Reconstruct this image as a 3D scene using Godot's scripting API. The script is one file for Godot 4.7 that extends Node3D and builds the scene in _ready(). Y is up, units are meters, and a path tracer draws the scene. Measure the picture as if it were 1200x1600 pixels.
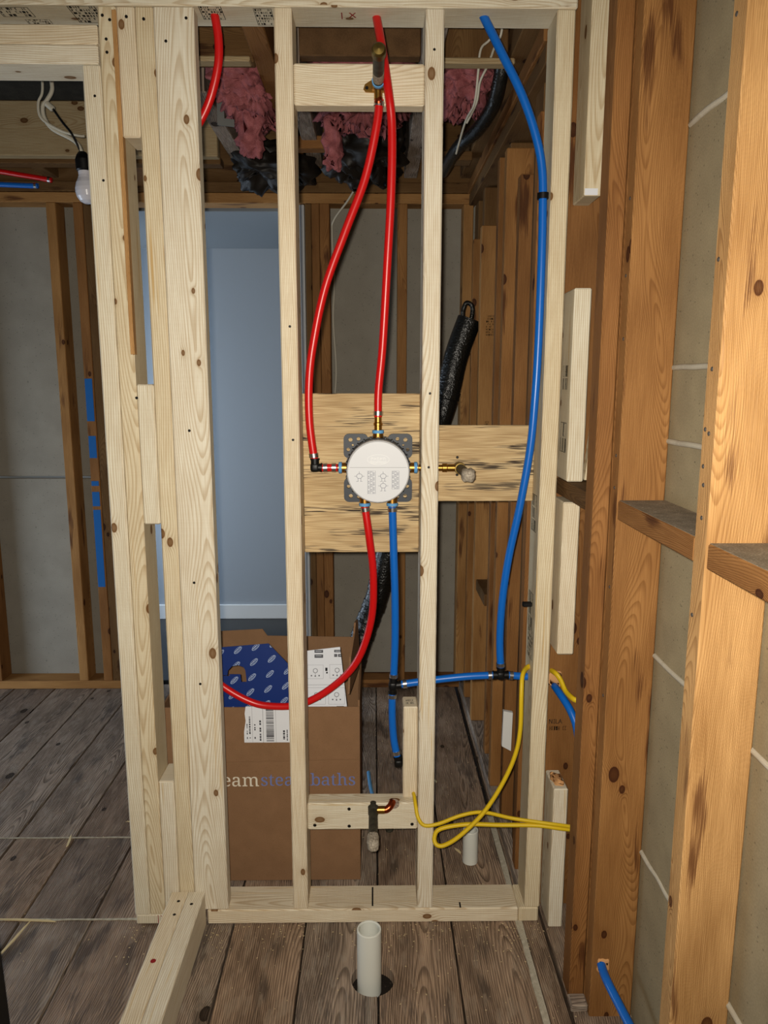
extends Node3D
# A half-built shower: a new pine stud wall with its plumbing, old framing to the right, a stripped room behind.
# Metres, y up. The photographer stands at the origin, the new wall's front face lies at z = -1.62.

var rng := RandomNumberGenerator.new()
var M := {}
var taken := {}
var uv_span := 2.38

func _ready() -> void:
	rng.seed = 11
	camera_and_light()
	materials()
	build_shell()
	build_floor()
	build_back_wall()
	build_far_right_wall()
	build_right_wall()
	build_ceiling()
	build_frame()
	build_boards_and_blocks()
	build_valve()
	build_pipes()
	build_stubs()
	build_cables()
	build_carton()
	build_far_things()
	build_small_things()

# ---------------------------------------------------------------- camera and light
func camera_and_light() -> void:
	var cam := Camera3D.new()
	cam.name = "camera"
	cam.fov = rad_to_deg(2.0 * atan(800.0 / 1160.0))
	cam.near = 0.02
	cam.far = 60.0
	add_child(cam)
	cam.transform = Transform3D(Basis.from_euler(Vector3(-0.17073, -0.01359, 0.001)), Vector3(0, 1.30, 0))
	cam.current = true

	var env := Environment.new()
	env.tonemap_mode = Environment.TONE_MAPPER_LINEAR
	env.tonemap_exposure = 1.0
	env.background_mode = Environment.BG_SKY
	var sky := Sky.new()
	var sm := ProceduralSkyMaterial.new()
	sm.sky_top_color = Color(0.42, 0.56, 0.78)
	sm.sky_horizon_color = Color(0.74, 0.80, 0.88)
	sm.ground_bottom_color = Color(0.25, 0.24, 0.22)
	sm.ground_horizon_color = Color(0.55, 0.57, 0.58)
	sm.energy_multiplier = 1.2
	sky.sky_material = sm
	env.sky = sky
	env.sdfgi_enabled = true
	env.ssao_enabled = true
	env.ssil_enabled = true
	var we := WorldEnvironment.new()
	we.name = "surroundings"
	we.environment = env
	add_child(we)

	# the phone's flash, a finger's breadth left of and above the lens
	var fl := SpotLight3D.new()
	fl.name = "phone_flash"
	fl.transform = Transform3D(Basis.from_euler(Vector3(-0.17073, -0.01359, 0.0)), Vector3(-0.017, 1.313, 0.0))
	fl.light_color = Color(1.0, 0.965, 0.905)
	fl.light_energy = 2.85
	fl.light_size = 0.006
	fl.spot_angle = 61.0
	fl.spot_angle_attenuation = 1.0
	fl.spot_range = 14.0
	fl.spot_attenuation = 2.0
	fl.shadow_enabled = true
	add_child(fl)

	# overcast daylight through the two windows that stand left of the picture
	window_light("daylight_near_window", Vector3(-2.56, 0.60, -2.15), Vector2(1.1, 0.9), Vector3(1, 0, 0), 1.9)
	window_light("daylight_next_room_window", Vector3(-2.16, 0.95, -3.62), Vector2(0.7, 1.1), Vector3(1, 0, 0), 3.3)

func window_light(called: String, at: Vector3, size: Vector2, to: Vector3, e: float) -> void:
	var a := AreaLight3D.new()
	a.name = called
	a.area_size = size
	a.light_color = Color(0.86, 0.93, 1.0)
	a.light_energy = e
	a.area_range = 14.0
	a.area_attenuation = 2.0
	a.shadow_enabled = true
	add_child(a)
	a.look_at_from_position(at, at + to, Vector3.UP)

# ---------------------------------------------------------------- textures and materials
func noise(sd: int, fractal := false) -> FastNoiseLite:
	var n := FastNoiseLite.new()
	n.seed = sd
	n.noise_type = FastNoiseLite.TYPE_SIMPLEX_SMOOTH
	n.frequency = 1.0
	n.fractal_type = FastNoiseLite.FRACTAL_FBM if fractal else FastNoiseLite.FRACTAL_NONE
	n.fractal_octaves = 3
	return n

# u runs across the board, v along it; wid and lng are the metres that the picture covers
func wood_pictures(w: int, h: int, wid: float, lng: float, sd: int, p: Dictionary) -> Array:
	var r := RandomNumberGenerator.new()
	r.seed = sd
	var na := noise(sd + 1)
	var nb := noise(sd + 2)
	var nf := noise(sd + 3)
	var nc := noise(sd + 4, true)
	var ns := noise(sd + 5, true)
	var knots := []
	for i in int(p.knots):
		knots.append([r.randf() * wid, r.randf() * lng, r.randf_range(p.knot_r[0], p.knot_r[1])])
	var data := PackedByteArray()
	data.resize(w * h * 3)
	var hi := PackedByteArray()
	hi.resize(w * h)
	var base: Color = p.base
	var late_c: Color = p.late_color
	var knot_c: Color = p.knot_color
	var stain_c: Color = p.stain_color
	var ring: float = p.ring
	var late_a: float = p.late
	var fib_a: float = p.fiber
	var blot_a: float = p.blotch
	var stain_t: float = p.stain
	var saw: float = p.saw
	var grit: float = p.grit
	var dust: float = p.get("dust", 1.0)
	var at := 0
	for j in h:
		var y := float(j) / h * lng
		var cx := wid * 0.5 + 0.07 * na.get_noise_2d(3.3, y * 0.8)
		var dd := 0.022 + 0.020 * nb.get_noise_2d(7.1, y * 1.9)
		var dd2 := dd * dd
		var near := []
		for k in knots:
			if absf(y - k[1]) < k[2] * 8.0:
				near.append(k)
		var sawv := saw * nf.get_noise_2d(0.5, y * 260.0)
		for i in w:
			var x := float(i) / w * wid
			var q := sqrt((x - cx) * (x - cx) + dd2) + 0.0022 * na.get_noise_2d(x * 22.0, y * 2.6)
			var kn := 0.0
			var halo := 0.0
			for k in near:
				var dx: float = x - k[0]
				var dy: float = (y - k[1]) * 0.62
				var kr: float = k[2]
				var g := (dx * dx + dy * dy) / (kr * kr)
				if g < 16.0:
					q += kr * 1.1 * exp(-g * 0.32)
					halo = maxf(halo, exp(-g * 0.45))
					if g < 1.0:
						kn = maxf(kn, (0.62 + 0.38 * g) * (1.0 - smoothstep(0.82, 1.0, g)))
			var s := q / ring
			s = s - floorf(s)
			var late := smoothstep(0.35, 0.9, s) * (1.0 - smoothstep(0.9, 1.0, s))
			var fib := nf.get_noise_2d(x * 620.0, y * 11.0)
			var blot := nc.get_noise_2d(x * 9.0, y * 2.4)
			var t := clampf(late * late_a + fib * fib_a + blot * blot_a + sawv, -0.5, 1.0)
			var cr := base.r + (late_c.r - base.r) * t
			var cg := base.g + (late_c.g - base.g) * t
			var cb := base.b + (late_c.b - base.b) * t
			if stain_t < 1.0:
				var st := smoothstep(stain_t, stain_t + 0.22, ns.get_noise_2d(x * float(p.stain_x), y * float(p.stain_y)) + grit * 0.25 * fib)
				cr += (stain_c.r - cr) * st
				cg += (stain_c.g - cg) * st
				cb += (stain_c.b - cb) * st
			if dust < 1.0:
				var du := 0.55 * smoothstep(dust, dust + 0.2, ns.get_noise_2d(x * 26.0 + 40.0, y * 9.0) + 0.35 * fib)
				cr += (0.66 - cr) * du
				cg += (0.62 - cg) * du
				cb += (0.57 - cb) * du
			var km := clampf(kn * 0.92 + halo * 0.20, 0.0, 1.0)
			cr += (knot_c.r - cr) * km
			cg += (knot_c.g - cg) * km
			cb += (knot_c.b - cb) * km
			data[at * 3] = int(clampf(cr, 0.0, 1.0) * 255.0)
			data[at * 3 + 1] = int(clampf(cg, 0.0, 1.0) * 255.0)
			data[at * 3 + 2] = int(clampf(cb, 0.0, 1.0) * 255.0)
			hi[at] = int(clampf(0.55 - 0.3 * late + 0.22 * fib + 0.3 * sawv, 0.0, 1.0) * 255.0)
			at += 1
	var im := Image.create_from_data(w, h, false, Image.FORMAT_RGB8, data)
	var hm := Image.create_from_data(w, h, false, Image.FORMAT_L8, hi)
	hm.convert(Image.FORMAT_RGBA8)
	hm.bump_map_to_normal_map(float(p.bump))
	return [ImageTexture.create_from_image(im), ImageTexture.create_from_image(hm)]

func wood(t: Array, wid: float, lng: float, tint: Color, rough := 0.85, nstrength := 0.6) -> StandardMaterial3D:
	var m := StandardMaterial3D.new()
	m.albedo_texture = t[0]
	m.albedo_color = tint
	m.roughness = rough
	m.metallic_specular = 0.3
	m.normal_enabled = true
	m.normal_texture = t[1]
	m.normal_scale = nstrength
	m.uv1_scale = Vector3(1.0 / wid, 1.0 / lng, 1)
	m.texture_filter = BaseMaterial3D.TEXTURE_FILTER_LINEAR_WITH_MIPMAPS_ANISOTROPIC
	return m

func plain(c: Color, rough := 0.7, metal := 0.0, spec := 0.4) -> StandardMaterial3D:
	var m := StandardMaterial3D.new()
	m.albedo_color = c
	m.roughness = rough
	m.metallic = metal
	m.metallic_specular = spec
	return m

# a speckled picture, n pixels a side, for board, plaster, card, fibre
func speckle(n: int, sd: int, base: Color, other: Color, coarse: float, fine: float, specks: float, speck_c: Color) -> ImageTexture:
	var a := noise(sd, true)
	var b := noise(sd + 1)
	var r := RandomNumberGenerator.new()
	r.seed = sd
	var data := PackedByteArray()
	data.resize(n * n * 3)
	var at := 0
	for j in n:
		for i in n:
			var fx := float(i) / n
			var fy := float(j) / n
			var big := lerpf(lerpf(a.get_noise_2d(fx * 5.0, fy * 5.0), a.get_noise_2d(fx * 5.0 - 5.0, fy * 5.0), fx), lerpf(a.get_noise_2d(fx * 5.0, fy * 5.0 - 5.0), a.get_noise_2d(fx * 5.0 - 5.0, fy * 5.0 - 5.0), fx), fy)
			var t := clampf(0.5 + coarse * big + fine * b.get_noise_2d(i * 0.6, j * 0.6), 0.0, 1.0)
			var c := base.lerp(other, t)
			if r.randf() < specks:
				c = c.lerp(speck_c, 0.7)
			data[at] = int(c.r * 255.0)
			data[at + 1] = int(c.g * 255.0)
			data[at + 2] = int(c.b * 255.0)
			at += 3
	return ImageTexture.create_from_image(Image.create_from_data(n, n, false, Image.FORMAT_RGB8, data))

func textured(t: Texture2D, tile: float, rough := 0.9, tri := false) -> StandardMaterial3D:
	var m := plain(Color.WHITE, rough, 0.0, 0.3)
	m.albedo_texture = t
	m.uv1_scale = Vector3(1.0 / tile, 1.0 / tile, 1.0 / tile)
	m.uv1_triplanar = tri
	return m

func materials() -> void:
	var pine := wood_pictures(512, 2048, 0.30, 2.4, 21, {"base": Color(0.87, 0.835, 0.755), "late_color": Color(0.60, 0.48, 0.33), "knot_color": Color(0.43, 0.30, 0.18), "stain_color": Color(0.78, 0.67, 0.49), "stain": 0.56, "stain_x": 34.0, "stain_y": 1.3, "grit": 0.1, "ring": 0.0042, "late": 0.33, "fiber": 0.17, "blotch": 0.10, "saw": 0.02, "knots": 24, "knot_r": [0.003, 0.0085], "bump": 2.0})
	var fir := wood_pictures(512, 2048, 0.30, 2.4, 57, {"base": Color(0.79, 0.615, 0.41), "late_color": Color(0.54, 0.375, 0.21), "knot_color": Color(0.33, 0.19, 0.10), "stain_color": Color(0.47, 0.32, 0.20), "stain": 0.38, "stain_x": 12.0, "stain_y": 2.0, "grit": 0.5, "ring": 0.0026, "late": 0.42, "fiber": 0.20, "blotch": 0.42, "saw": 0.0, "knots": 15, "knot_r": [0.004, 0.011], "bump": 2.5})
	var grey := wood_pictures(512, 2048, 0.36, 2.4, 88, {"base": Color(0.605, 0.54, 0.48), "late_color": Color(0.30, 0.255, 0.22), "knot_color": Color(0.19, 0.155, 0.13), "stain_color": Color(0.39, 0.35, 0.32), "stain": 0.34, "stain_x": 11.0, "stain_y": 3.0, "grit": 1.2, "dust": 0.30, "ring": 0.0046, "late": 0.58, "fiber": 0.46, "blotch": 0.42, "saw": 0.0, "knots": 9, "knot_r": [0.006, 0.014], "bump": 5.0})
	var ply := wood_pictures(512, 512, 0.5, 0.5, 131, {"base": Color(0.75, 0.65, 0.49), "late_color": Color(0.51, 0.39, 0.25), "knot_color": Color(0.40, 0.29, 0.18), "stain_color": Color(0.24, 0.205, 0.175), "stain": 0.30, "stain_x": 15.0, "stain_y": 3.6, "grit": 1.6, "ring": 0.02, "late": 0.14, "fiber": 0.46, "blotch": 0.32, "saw": 0.0, "knots": 4, "knot_r": [0.004, 0.007], "bump": 3.0})
	var k := 0
	for tint in [Color(1, 1, 1), Color(1.0, 0.98, 0.95), Color(0.97, 0.945, 0.89), Color(0.99, 0.99, 0.98)]:
		M["pine%d" % k] = wood(pine, 0.30, 2.4, tint, 0.75, 0.5)
		k += 1
	k = 0
	for tint in [Color(0.74, 0.68, 0.60), Color(0.65, 0.585, 0.51), Color(0.69, 0.62, 0.54), Color(0.80, 0.76, 0.69)]:
		M["fir%d" % k] = wood(fir, 0.30, 2.4, tint, 0.7, 0.6)
		k += 1
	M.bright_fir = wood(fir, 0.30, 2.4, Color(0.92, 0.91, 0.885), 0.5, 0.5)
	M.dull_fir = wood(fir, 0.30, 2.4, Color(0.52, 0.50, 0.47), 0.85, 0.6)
	M.pale_beam = wood(pine, 0.30, 2.4, Color(0.74, 0.68, 0.58), 0.85, 0.5)
	k = 0
	for tint in [Color(0.93, 0.89, 0.86), Color(1.0, 0.95, 0.90), Color(0.86, 0.84, 0.83), Color(0.96, 0.95, 0.94)]:
		M["floor%d" % k] = wood(grey, 0.36, 2.4, tint, 0.62, 1.0)
		k += 1
	M.grey_wood = wood(grey, 0.36, 2.4, Color(1, 1, 1), 0.9, 0.8)
	M.ply = wood(ply, 0.5, 0.5, Color(1, 1, 1), 0.8, 0.6)
	M.lath = textured(speckle(256, 5, Color(0.64, 0.585, 0.465), Color(0.53, 0.48, 0.38), 0.5, 0.35, 0.004, Color(0.25, 0.22, 0.18)), 0.5, 0.95)
	M.plaster = textured(speckle(128, 9, Color(0.80, 0.77, 0.70), Color(0.62, 0.59, 0.52), 0.8, 0.5, 0.01, Color(0.4, 0.37, 0.3)), 0.1, 0.95)
	M.gypsum = textured(speckle(256, 15, Color(0.60, 0.58, 0.535), Color(0.53, 0.51, 0.47), 0.5, 0.25, 0.003, Color(0.28, 0.27, 0.25)), 0.6, 0.95)
	M.card = textured(speckle(256, 31, Color(0.555, 0.425, 0.31), Color(0.485, 0.365, 0.26), 0.4, 0.4, 0.004, Color(0.40, 0.27, 0.16)), 0.3, 0.85)
	M.kraft = textured(speckle(128, 41, Color(0.42, 0.31, 0.20), Color(0.32, 0.23, 0.14), 0.7, 0.3, 0.0, Color.BLACK), 0.3, 0.7)
	M.pink = textured(speckle(256, 45, Color(0.66, 0.40, 0.41), Color(0.44, 0.235, 0.245), 0.9, 0.6, 0.03, Color(0.85, 0.66, 0.66)), 0.22, 1.0, true)
	M.dirt = textured(speckle(128, 51, Color(0.20, 0.17, 0.14), Color(0.12, 0.10, 0.085), 0.8, 0.4, 0.02, Color(0.35, 0.3, 0.25)), 0.4, 1.0)
	M.dark_panel = textured(speckle(128, 53, Color(0.21, 0.20, 0.175), Color(0.14, 0.135, 0.12), 0.7, 0.5, 0.01, Color(0.32, 0.3, 0.25)), 0.3, 0.95)
	M.dust = textured(speckle(128, 57, Color(0.60, 0.55, 0.48), Color(0.46, 0.42, 0.36), 0.8, 0.7, 0.03, Color(0.8, 0.76, 0.7)), 0.2, 1.0)
	M.blue_wall = plain(Color(0.60, 0.625, 0.65), 0.8)
	M.white_paint = plain(Color(0.86, 0.86, 0.85), 0.6)
	M.grey_ceiling = plain(Color(0.46, 0.475, 0.485), 0.9)
	M.dark_floor = plain(Color(0.14, 0.145, 0.15), 0.35)
	M.wall_paint = plain(Color(0.55, 0.54, 0.52), 0.9)
	M.red = plain(Color(0.77, 0.06, 0.065), 0.33, 0.0, 0.5)
	M.blue = plain(Color(0.03, 0.38, 0.74), 0.33, 0.0, 0.5)
	M.yellow = plain(Color(0.84, 0.71, 0.11), 0.45)
	M.black = plain(Color(0.03, 0.03, 0.032), 0.45)
	M.steel = plain(Color(0.75, 0.75, 0.76), 0.3, 1.0)
	M.brass = plain(Color(0.70, 0.52, 0.25), 0.35, 1.0)
	M.old_brass = plain(Color(0.42, 0.35, 0.19), 0.5, 1.0)
	M.copper = plain(Color(0.66, 0.30, 0.18), 0.3, 1.0)
	M.solder = textured(speckle(128, 61, Color(0.80, 0.76, 0.68), Color(0.38, 0.34, 0.30), 0.9, 0.9, 0.04, Color(0.2, 0.18, 0.16)), 0.03, 0.55, true)
	M.dark_pipe = textured(speckle(128, 63, Color(0.17, 0.16, 0.14), Color(0.28, 0.27, 0.22), 0.9, 0.5, 0.02, Color(0.5, 0.45, 0.35)), 0.08, 0.55, true)
	M.grey_plastic = plain(Color(0.20, 0.22, 0.25), 0.5)
	M.cap_white = plain(Color(0.80, 0.81, 0.82), 0.45)
	M.light_blue = plain(Color(0.36, 0.60, 0.80), 0.5)
	M.pvc = plain(Color(0.84, 0.845, 0.81), 0.4)
	M.black_poly = plain(Color(0.075, 0.075, 0.068), 0.34, 0.0, 0.5)
	var crinkle := Image.create(128, 128, false, Image.FORMAT_RGBA8)
	var cn := noise(97, true)
	for j in 128:
		for i in 128:
			var v := 0.5 + 0.5 * absf(cn.get_noise_2d(i * 0.06, j * 0.06))
			crinkle.set_pixel(i, j, Color(v, v, v))
	crinkle.bump_map_to_normal_map(14.0)
	M.black_poly.normal_enabled = true
	M.black_poly.normal_texture = ImageTexture.create_from_image(crinkle)
	M.black_poly.normal_scale = 0.3
	M.black_poly.uv1_triplanar = true
	M.black_poly.uv1_scale = Vector3(7, 7, 7)
	M.dark_sheet = plain(Color(0.105, 0.085, 0.065), 0.5, 0.0, 0.4)
	M.screw = plain(Color(0.10, 0.09, 0.085), 0.5, 0.5)
	M.nail = plain(Color(0.42, 0.40, 0.38), 0.5, 0.8)
	M.white_wire = plain(Color(0.74, 0.72, 0.66), 0.5)
	M.bulb_glass = plain(Color(0.80, 0.80, 0.84), 0.22, 0.0, 0.5)
	M.paper = plain(Color(0.86, 0.87, 0.89), 0.8)
	M.white_ink = plain(Color(0.86, 0.83, 0.76), 0.8)
	M.blue_ink = plain(Color(0.42, 0.47, 0.68), 0.8)
	M.black_ink = plain(Color(0.06, 0.055, 0.05), 0.9)
	M.red_ink = plain(Color(0.55, 0.10, 0.10), 0.9)
	M.blue_tape = plain(Color(0.04, 0.36, 0.64), 0.7)
	M.zinc = plain(Color(0.55, 0.57, 0.56), 0.45, 0.9)
	M.shaving = plain(Color(0.86, 0.78, 0.60), 0.85)
	M.chipped = plain(Color(0.80, 0.60, 0.40), 0.9)

# ---------------------------------------------------------------- helpers
func numbered(called: String) -> String:
	var n: int = taken.get(called, 0)
	taken[called] = n + 1
	return called if n == 0 else "%s_%03d" % [called, n]

func thing(called: String, label: String, category: String, group := "", at := Vector3.ZERO) -> Node3D:
	var o := Node3D.new()
	o.name = numbered(called)
	add_child(o)
	o.position = at
	meta(o, label, category, group)
	return o

func meta(o: Node, label: String, category: String, group := "") -> void:
	o.set_meta("label", label)
	o.set_meta("category", category)
	if group:
		o.set_meta("group", group)

func setting(called: String) -> Node3D:
	var o := Node3D.new()
	o.name = numbered(called)
	o.set_meta("kind", "structure")
	add_child(o)
	return o

func obj(called: String, mesh: Mesh, mat: Material, parent: Node = self, at := Vector3.ZERO) -> MeshInstance3D:
	var o := MeshInstance3D.new()
	o.name = numbered(called) if parent == self else called
	o.mesh = mesh
	o.material_override = mat
	o.cast_shadow = GeometryInstance3D.SHADOW_CASTING_SETTING_ON
	parent.add_child(o, true)
	o.position = at
	return o

func note(o: Node, label: String) -> Node:
	o.set_meta("label", label)
	return o

func tri(st: SurfaceTool, a: Array, b: Array, c: Array, out: Vector3) -> void:
	# each corner: [point, uv]; wound clockwise as seen from outside, flat normal
	var n: Vector3 = (b[0] - a[0]).cross(c[0] - a[0]).normalized()
	if n.length_squared() < 0.5:
		return
	var order := [a, c, b]
	if n.dot(out) < 0.0:
		n = -n
		order = [a, b, c]
	for p in order:
		st.set_normal(n)
		st.set_uv(p[1])
		st.add_vertex(p[0])

func finish(st: SurfaceTool) -> ArrayMesh:
	st.index()
	st.generate_tangents()
	return st.commit()

# a board with chamfered edges, centred; grain runs along the axis given; UVs in metres
func board_mesh(size: Vector3, axis: int, bev: float) -> ArrayMesh:
	var h := size * 0.5
	var b := minf(bev, minf(h.x, minf(h.y, h.z)) * 0.5)
	var st := SurfaceTool.new()
	st.begin(Mesh.PRIMITIVE_TRIANGLES)
	var a1 := (axis + 1) % 3
	var a2 := (axis + 2) % 3
	var o1 := rng.randf_range(0.0, maxf(0.02, 0.28 - size[a1])) + h[a1]
	var o2 := rng.randf_range(0.0, maxf(0.02, 0.28 - size[a2])) + h[a2]
	var ov := rng.randf_range(0.0, maxf(0.02, uv_span - size[axis])) + h[axis]
	var uv := func(p: Vector3, face: int) -> Vector2:
		if face == axis:
			return Vector2(p[a1] + o1, p[a2] * 0.25 + ov * 0.5)
		if face == a1:
			return Vector2(p[a2] + o2, p[axis] + ov)
		return Vector2(p[a1] + o1, p[axis] + ov)
	var v := func(sx: float, sy: float, sz: float, face: int) -> Vector3:
		var p := Vector3(sx * (h.x - b), sy * (h.y - b), sz * (h.z - b))
		p[face] = [sx * h.x, sy * h.y, sz * h.z][face]
		return p
	var S := [-1.0, 1.0]
	for f in 3:
		var g := (f + 1) % 3
		var k := (f + 2) % 3
		for s in S:
			var q := []
			for e in [[-1.0, -1.0], [1.0, -1.0], [1.0, 1.0], [-1.0, 1.0]]:
				var sg := Vector3.ZERO
				sg[f] = s
				sg[g] = e[0]
				sg[k] = e[1]
				var p: Vector3 = v.call(sg.x, sg.y, sg.z, f)
				q.append([p, uv.call(p, f)])
			var out := Vector3.ZERO
			out[f] = s
			tri(st, q[0], q[1], q[2], out)
			tri(st, q[0], q[2], q[3], out)
	for f in 3:  # chamfers along axis f
		var g := (f + 1) % 3
		var k := (f + 2) % 3
		for s in S:
			for t in S:
				var q := []
				for e in [[-1.0, g], [1.0, g], [1.0, k], [-1.0, k]]:
					var sg := Vector3.ZERO
					sg[f] = e[0]
					sg[g] = s
					sg[k] = t
					var p: Vector3 = v.call(sg.x, sg.y, sg.z, e[1])
					q.append([p, uv.call(p, g)])
				var out := Vector3.ZERO
				out[g] = s
				out[k] = t
				tri(st, q[0], q[1], q[2], out)
				tri(st, q[0], q[2], q[3], out)
	for sx in S:
		for sy in S:
			for sz in S:
				var q := []
				for f in 3:
					var p: Vector3 = v.call(sx, sy, sz, f)
					q.append([p, uv.call(p, axis)])
				tri(st, q[0], q[1], q[2], Vector3(sx, sy, sz))
	return finish(st)

# board between two corners of a box
func board(called: String, lo: Vector3, hi: Vector3, mat: Material, parent: Node = self, axis := -1, bev := 0.0025) -> MeshInstance3D:
	var a := Vector3(minf(lo.x, hi.x), minf(lo.y, hi.y), minf(lo.z, hi.z))
	var b := Vector3(maxf(lo.x, hi.x), maxf(lo.y, hi.y), maxf(lo.z, hi.z))
	var s := b - a
	if axis < 0:
		axis = s.max_axis_index()
	return obj(called, board_mesh(s, axis, bev), mat, parent, (a + b) * 0.5)

func pick(kind: String) -> Material:
	return M[kind + str(rng.randi() % 4)]

func smooth_path(pts: Array, per := 7) -> PackedVector3Array:
	var out := PackedVector3Array()
	for i in pts.size() - 1:
		var p0: Vector3 = pts[maxi(i - 1, 0)]
		var p1: Vector3 = pts[i]
		var p2: Vector3 = pts[i + 1]
		var p3: Vector3 = pts[mini(i + 2, pts.size() - 1)]
		for k in per:
			var t := float(k) / per
			out.append(0.5 * ((2.0 * p1) + (p2 - p0) * t + (2.0 * p0 - 5.0 * p1 + 4.0 * p2 - p3) * t * t + (3.0 * p1 - p0 - 3.0 * p2 + p3) * t * t * t))
	out.append(pts[-1])
	return out

# a round or flattened tube along a path; flat < 1 squeezes it across
func tube_mesh(path: PackedVector3Array, rad: float, sides := 14, flat := 1.0) -> ArrayMesh:
	var verts := PackedVector3Array()
	var norms := PackedVector3Array()
	var uvs := PackedVector2Array()
	var idx := PackedInt32Array()
	var n := path.size()
	var side := Vector3.ZERO
	var run := 0.0
	for i in n:
		var d := (path[mini(i + 1, n - 1)] - path[maxi(i - 1, 0)]).normalized()
		if i == 0:
			side = d.cross(Vector3.UP if absf(d.y) < 0.9 else Vector3.RIGHT).normalized()
		else:
			run += path[i].distance_to(path[i - 1])
			side = (side - d * side.dot(d)).normalized()
		var up := side.cross(d).normalized()
		for k in sides + 1:
			var a := TAU * k / sides
			var dir := side * cos(a) * flat + up * sin(a)
			verts.append(path[i] + dir * rad)
			norms.append((side * cos(a) + up * sin(a) * flat).normalized())
			uvs.append(Vector2(float(k) / sides, run))
	var row := sides + 1
	for i in n - 1:
		for k in sides:
			var a := i * row + k
			idx.append_array([a, a + row, a + 1, a + 1, a + row, a + row + 1])
	for e in [0, n - 1]:
		var c := verts.size()
		var d := (path[1] - path[0]).normalized() * -1.0 if e == 0 else (path[n - 1] - path[n - 2]).normalized()
		verts.append(path[e])
		norms.append(d)
		uvs.append(Vector2(0.5, 0.5))
		for k in row:
			verts.append(verts[e * row + k])
			norms.append(d)
			uvs.append(Vector2(0.5, 0.5))
		for k in sides:
			if e == 0:
				idx.append_array([c, c + 1 + k, c + 2 + k])
			else:
				idx.append_array([c, c + 2 + k, c + 1 + k])
	# Godot front faces run clockwise: check the first side face and turn all round if needed
	var f0 := (verts[idx[1]] - verts[idx[0]]).cross(verts[idx[2]] - verts[idx[0]])
	if f0.dot(norms[idx[0]]) > 0.0:
		for i in range(0, idx.size(), 3):
			var t := idx[i + 1]
			idx[i + 1] = idx[i + 2]
			idx[i + 2] = t
	return arrays(verts, norms, uvs, idx)

func arrays(verts: PackedVector3Array, norms: PackedVector3Array, uvs: PackedVector2Array, idx: PackedInt32Array) -> ArrayMesh:
	var arr := []
	arr.resize(Mesh.ARRAY_MAX)
	arr[Mesh.ARRAY_VERTEX] = verts
	arr[Mesh.ARRAY_NORMAL] = norms
	arr[Mesh.ARRAY_TEX_UV] = uvs
	arr[Mesh.ARRAY_INDEX] = idx
	var m := ArrayMesh.new()
	m.add_surface_from_arrays(Mesh.PRIMITIVE_TRIANGLES, arr)
	return m

func tube(called: String, pts: Array, rad: float, mat: Material, parent: Node = self, sides := 14, flat := 1.0, per := 7) -> MeshInstance3D:
	return obj(called, tube_mesh(smooth_path(pts, per), rad, sides, flat), mat, parent)

# profile: Vector2(radius, height) from bottom to top, turned about y
func lathe_mesh(profile: Array, sides := 24) -> ArrayMesh:
	var st := SurfaceTool.new()
	st.begin(Mesh.PRIMITIVE_TRIANGLES)
	for i in profile.size() - 1:
		var p: Vector2 = profile[i]
		var q: Vector2 = profile[i + 1]
		var nn := Vector2(q.y - p.y, p.x - q.x).normalized()
		for k in sides:
			var a0 := TAU * k / sides
			var a1 := TAU * (k + 1) / sides
			var c := []
			for e in [[p, a0, 0], [q, a0, 1], [q, a1, 1], [p, a1, 0]]:
				var rp: Vector2 = e[0]
				var an: float = e[1]
				c.append([Vector3(rp.x * cos(an), rp.y, rp.x * sin(an)), Vector3(nn.x * cos(an), nn.y, nn.x * sin(an)), Vector2(an / TAU, rp.y * 4.0)])
			for t in [[0, 1, 2], [0, 2, 3]]:
				var A: Vector3 = c[t[0]][0]
				var B: Vector3 = c[t[1]][0]
				var C: Vector3 = c[t[2]][0]
				var f := (B - A).cross(C - A)
				if f.length() < 1e-12:
					continue
				var order: Array = t if f.dot(c[t[0]][1] + c[t[1]][1] + c[t[2]][1]) < 0.0 else [t[0], t[2], t[1]]
				for o in order:
					st.set_normal(c[o][1])
					st.set_uv(c[o][2])
					st.add_vertex(c[o][0])
	st.index()
	return st.commit()

# lathe laid along a direction, its foot at a point
func turned(called: String, profile: Array, at: Vector3, along: Vector3, mat: Material, parent: Node = self, sides := 20) -> MeshInstance3D:
	var o := obj(called, lathe_mesh(profile, sides), mat, parent)
	var y := along.normalized()
	var x := y.cross(Vector3(0, 0, 1) if absf(y.z) < 0.9 else Vector3(1, 0, 0)).normalized()
	o.transform = Transform3D(Basis(x, y, x.cross(y)), at)
	return o

func rod(r: float, l: float, b := 0.001) -> Array:
	return [Vector2(0, 0), Vector2(r - b, 0), Vector2(r, b), Vector2(r, l - b), Vector2(r - b, l), Vector2(0, l)]

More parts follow.
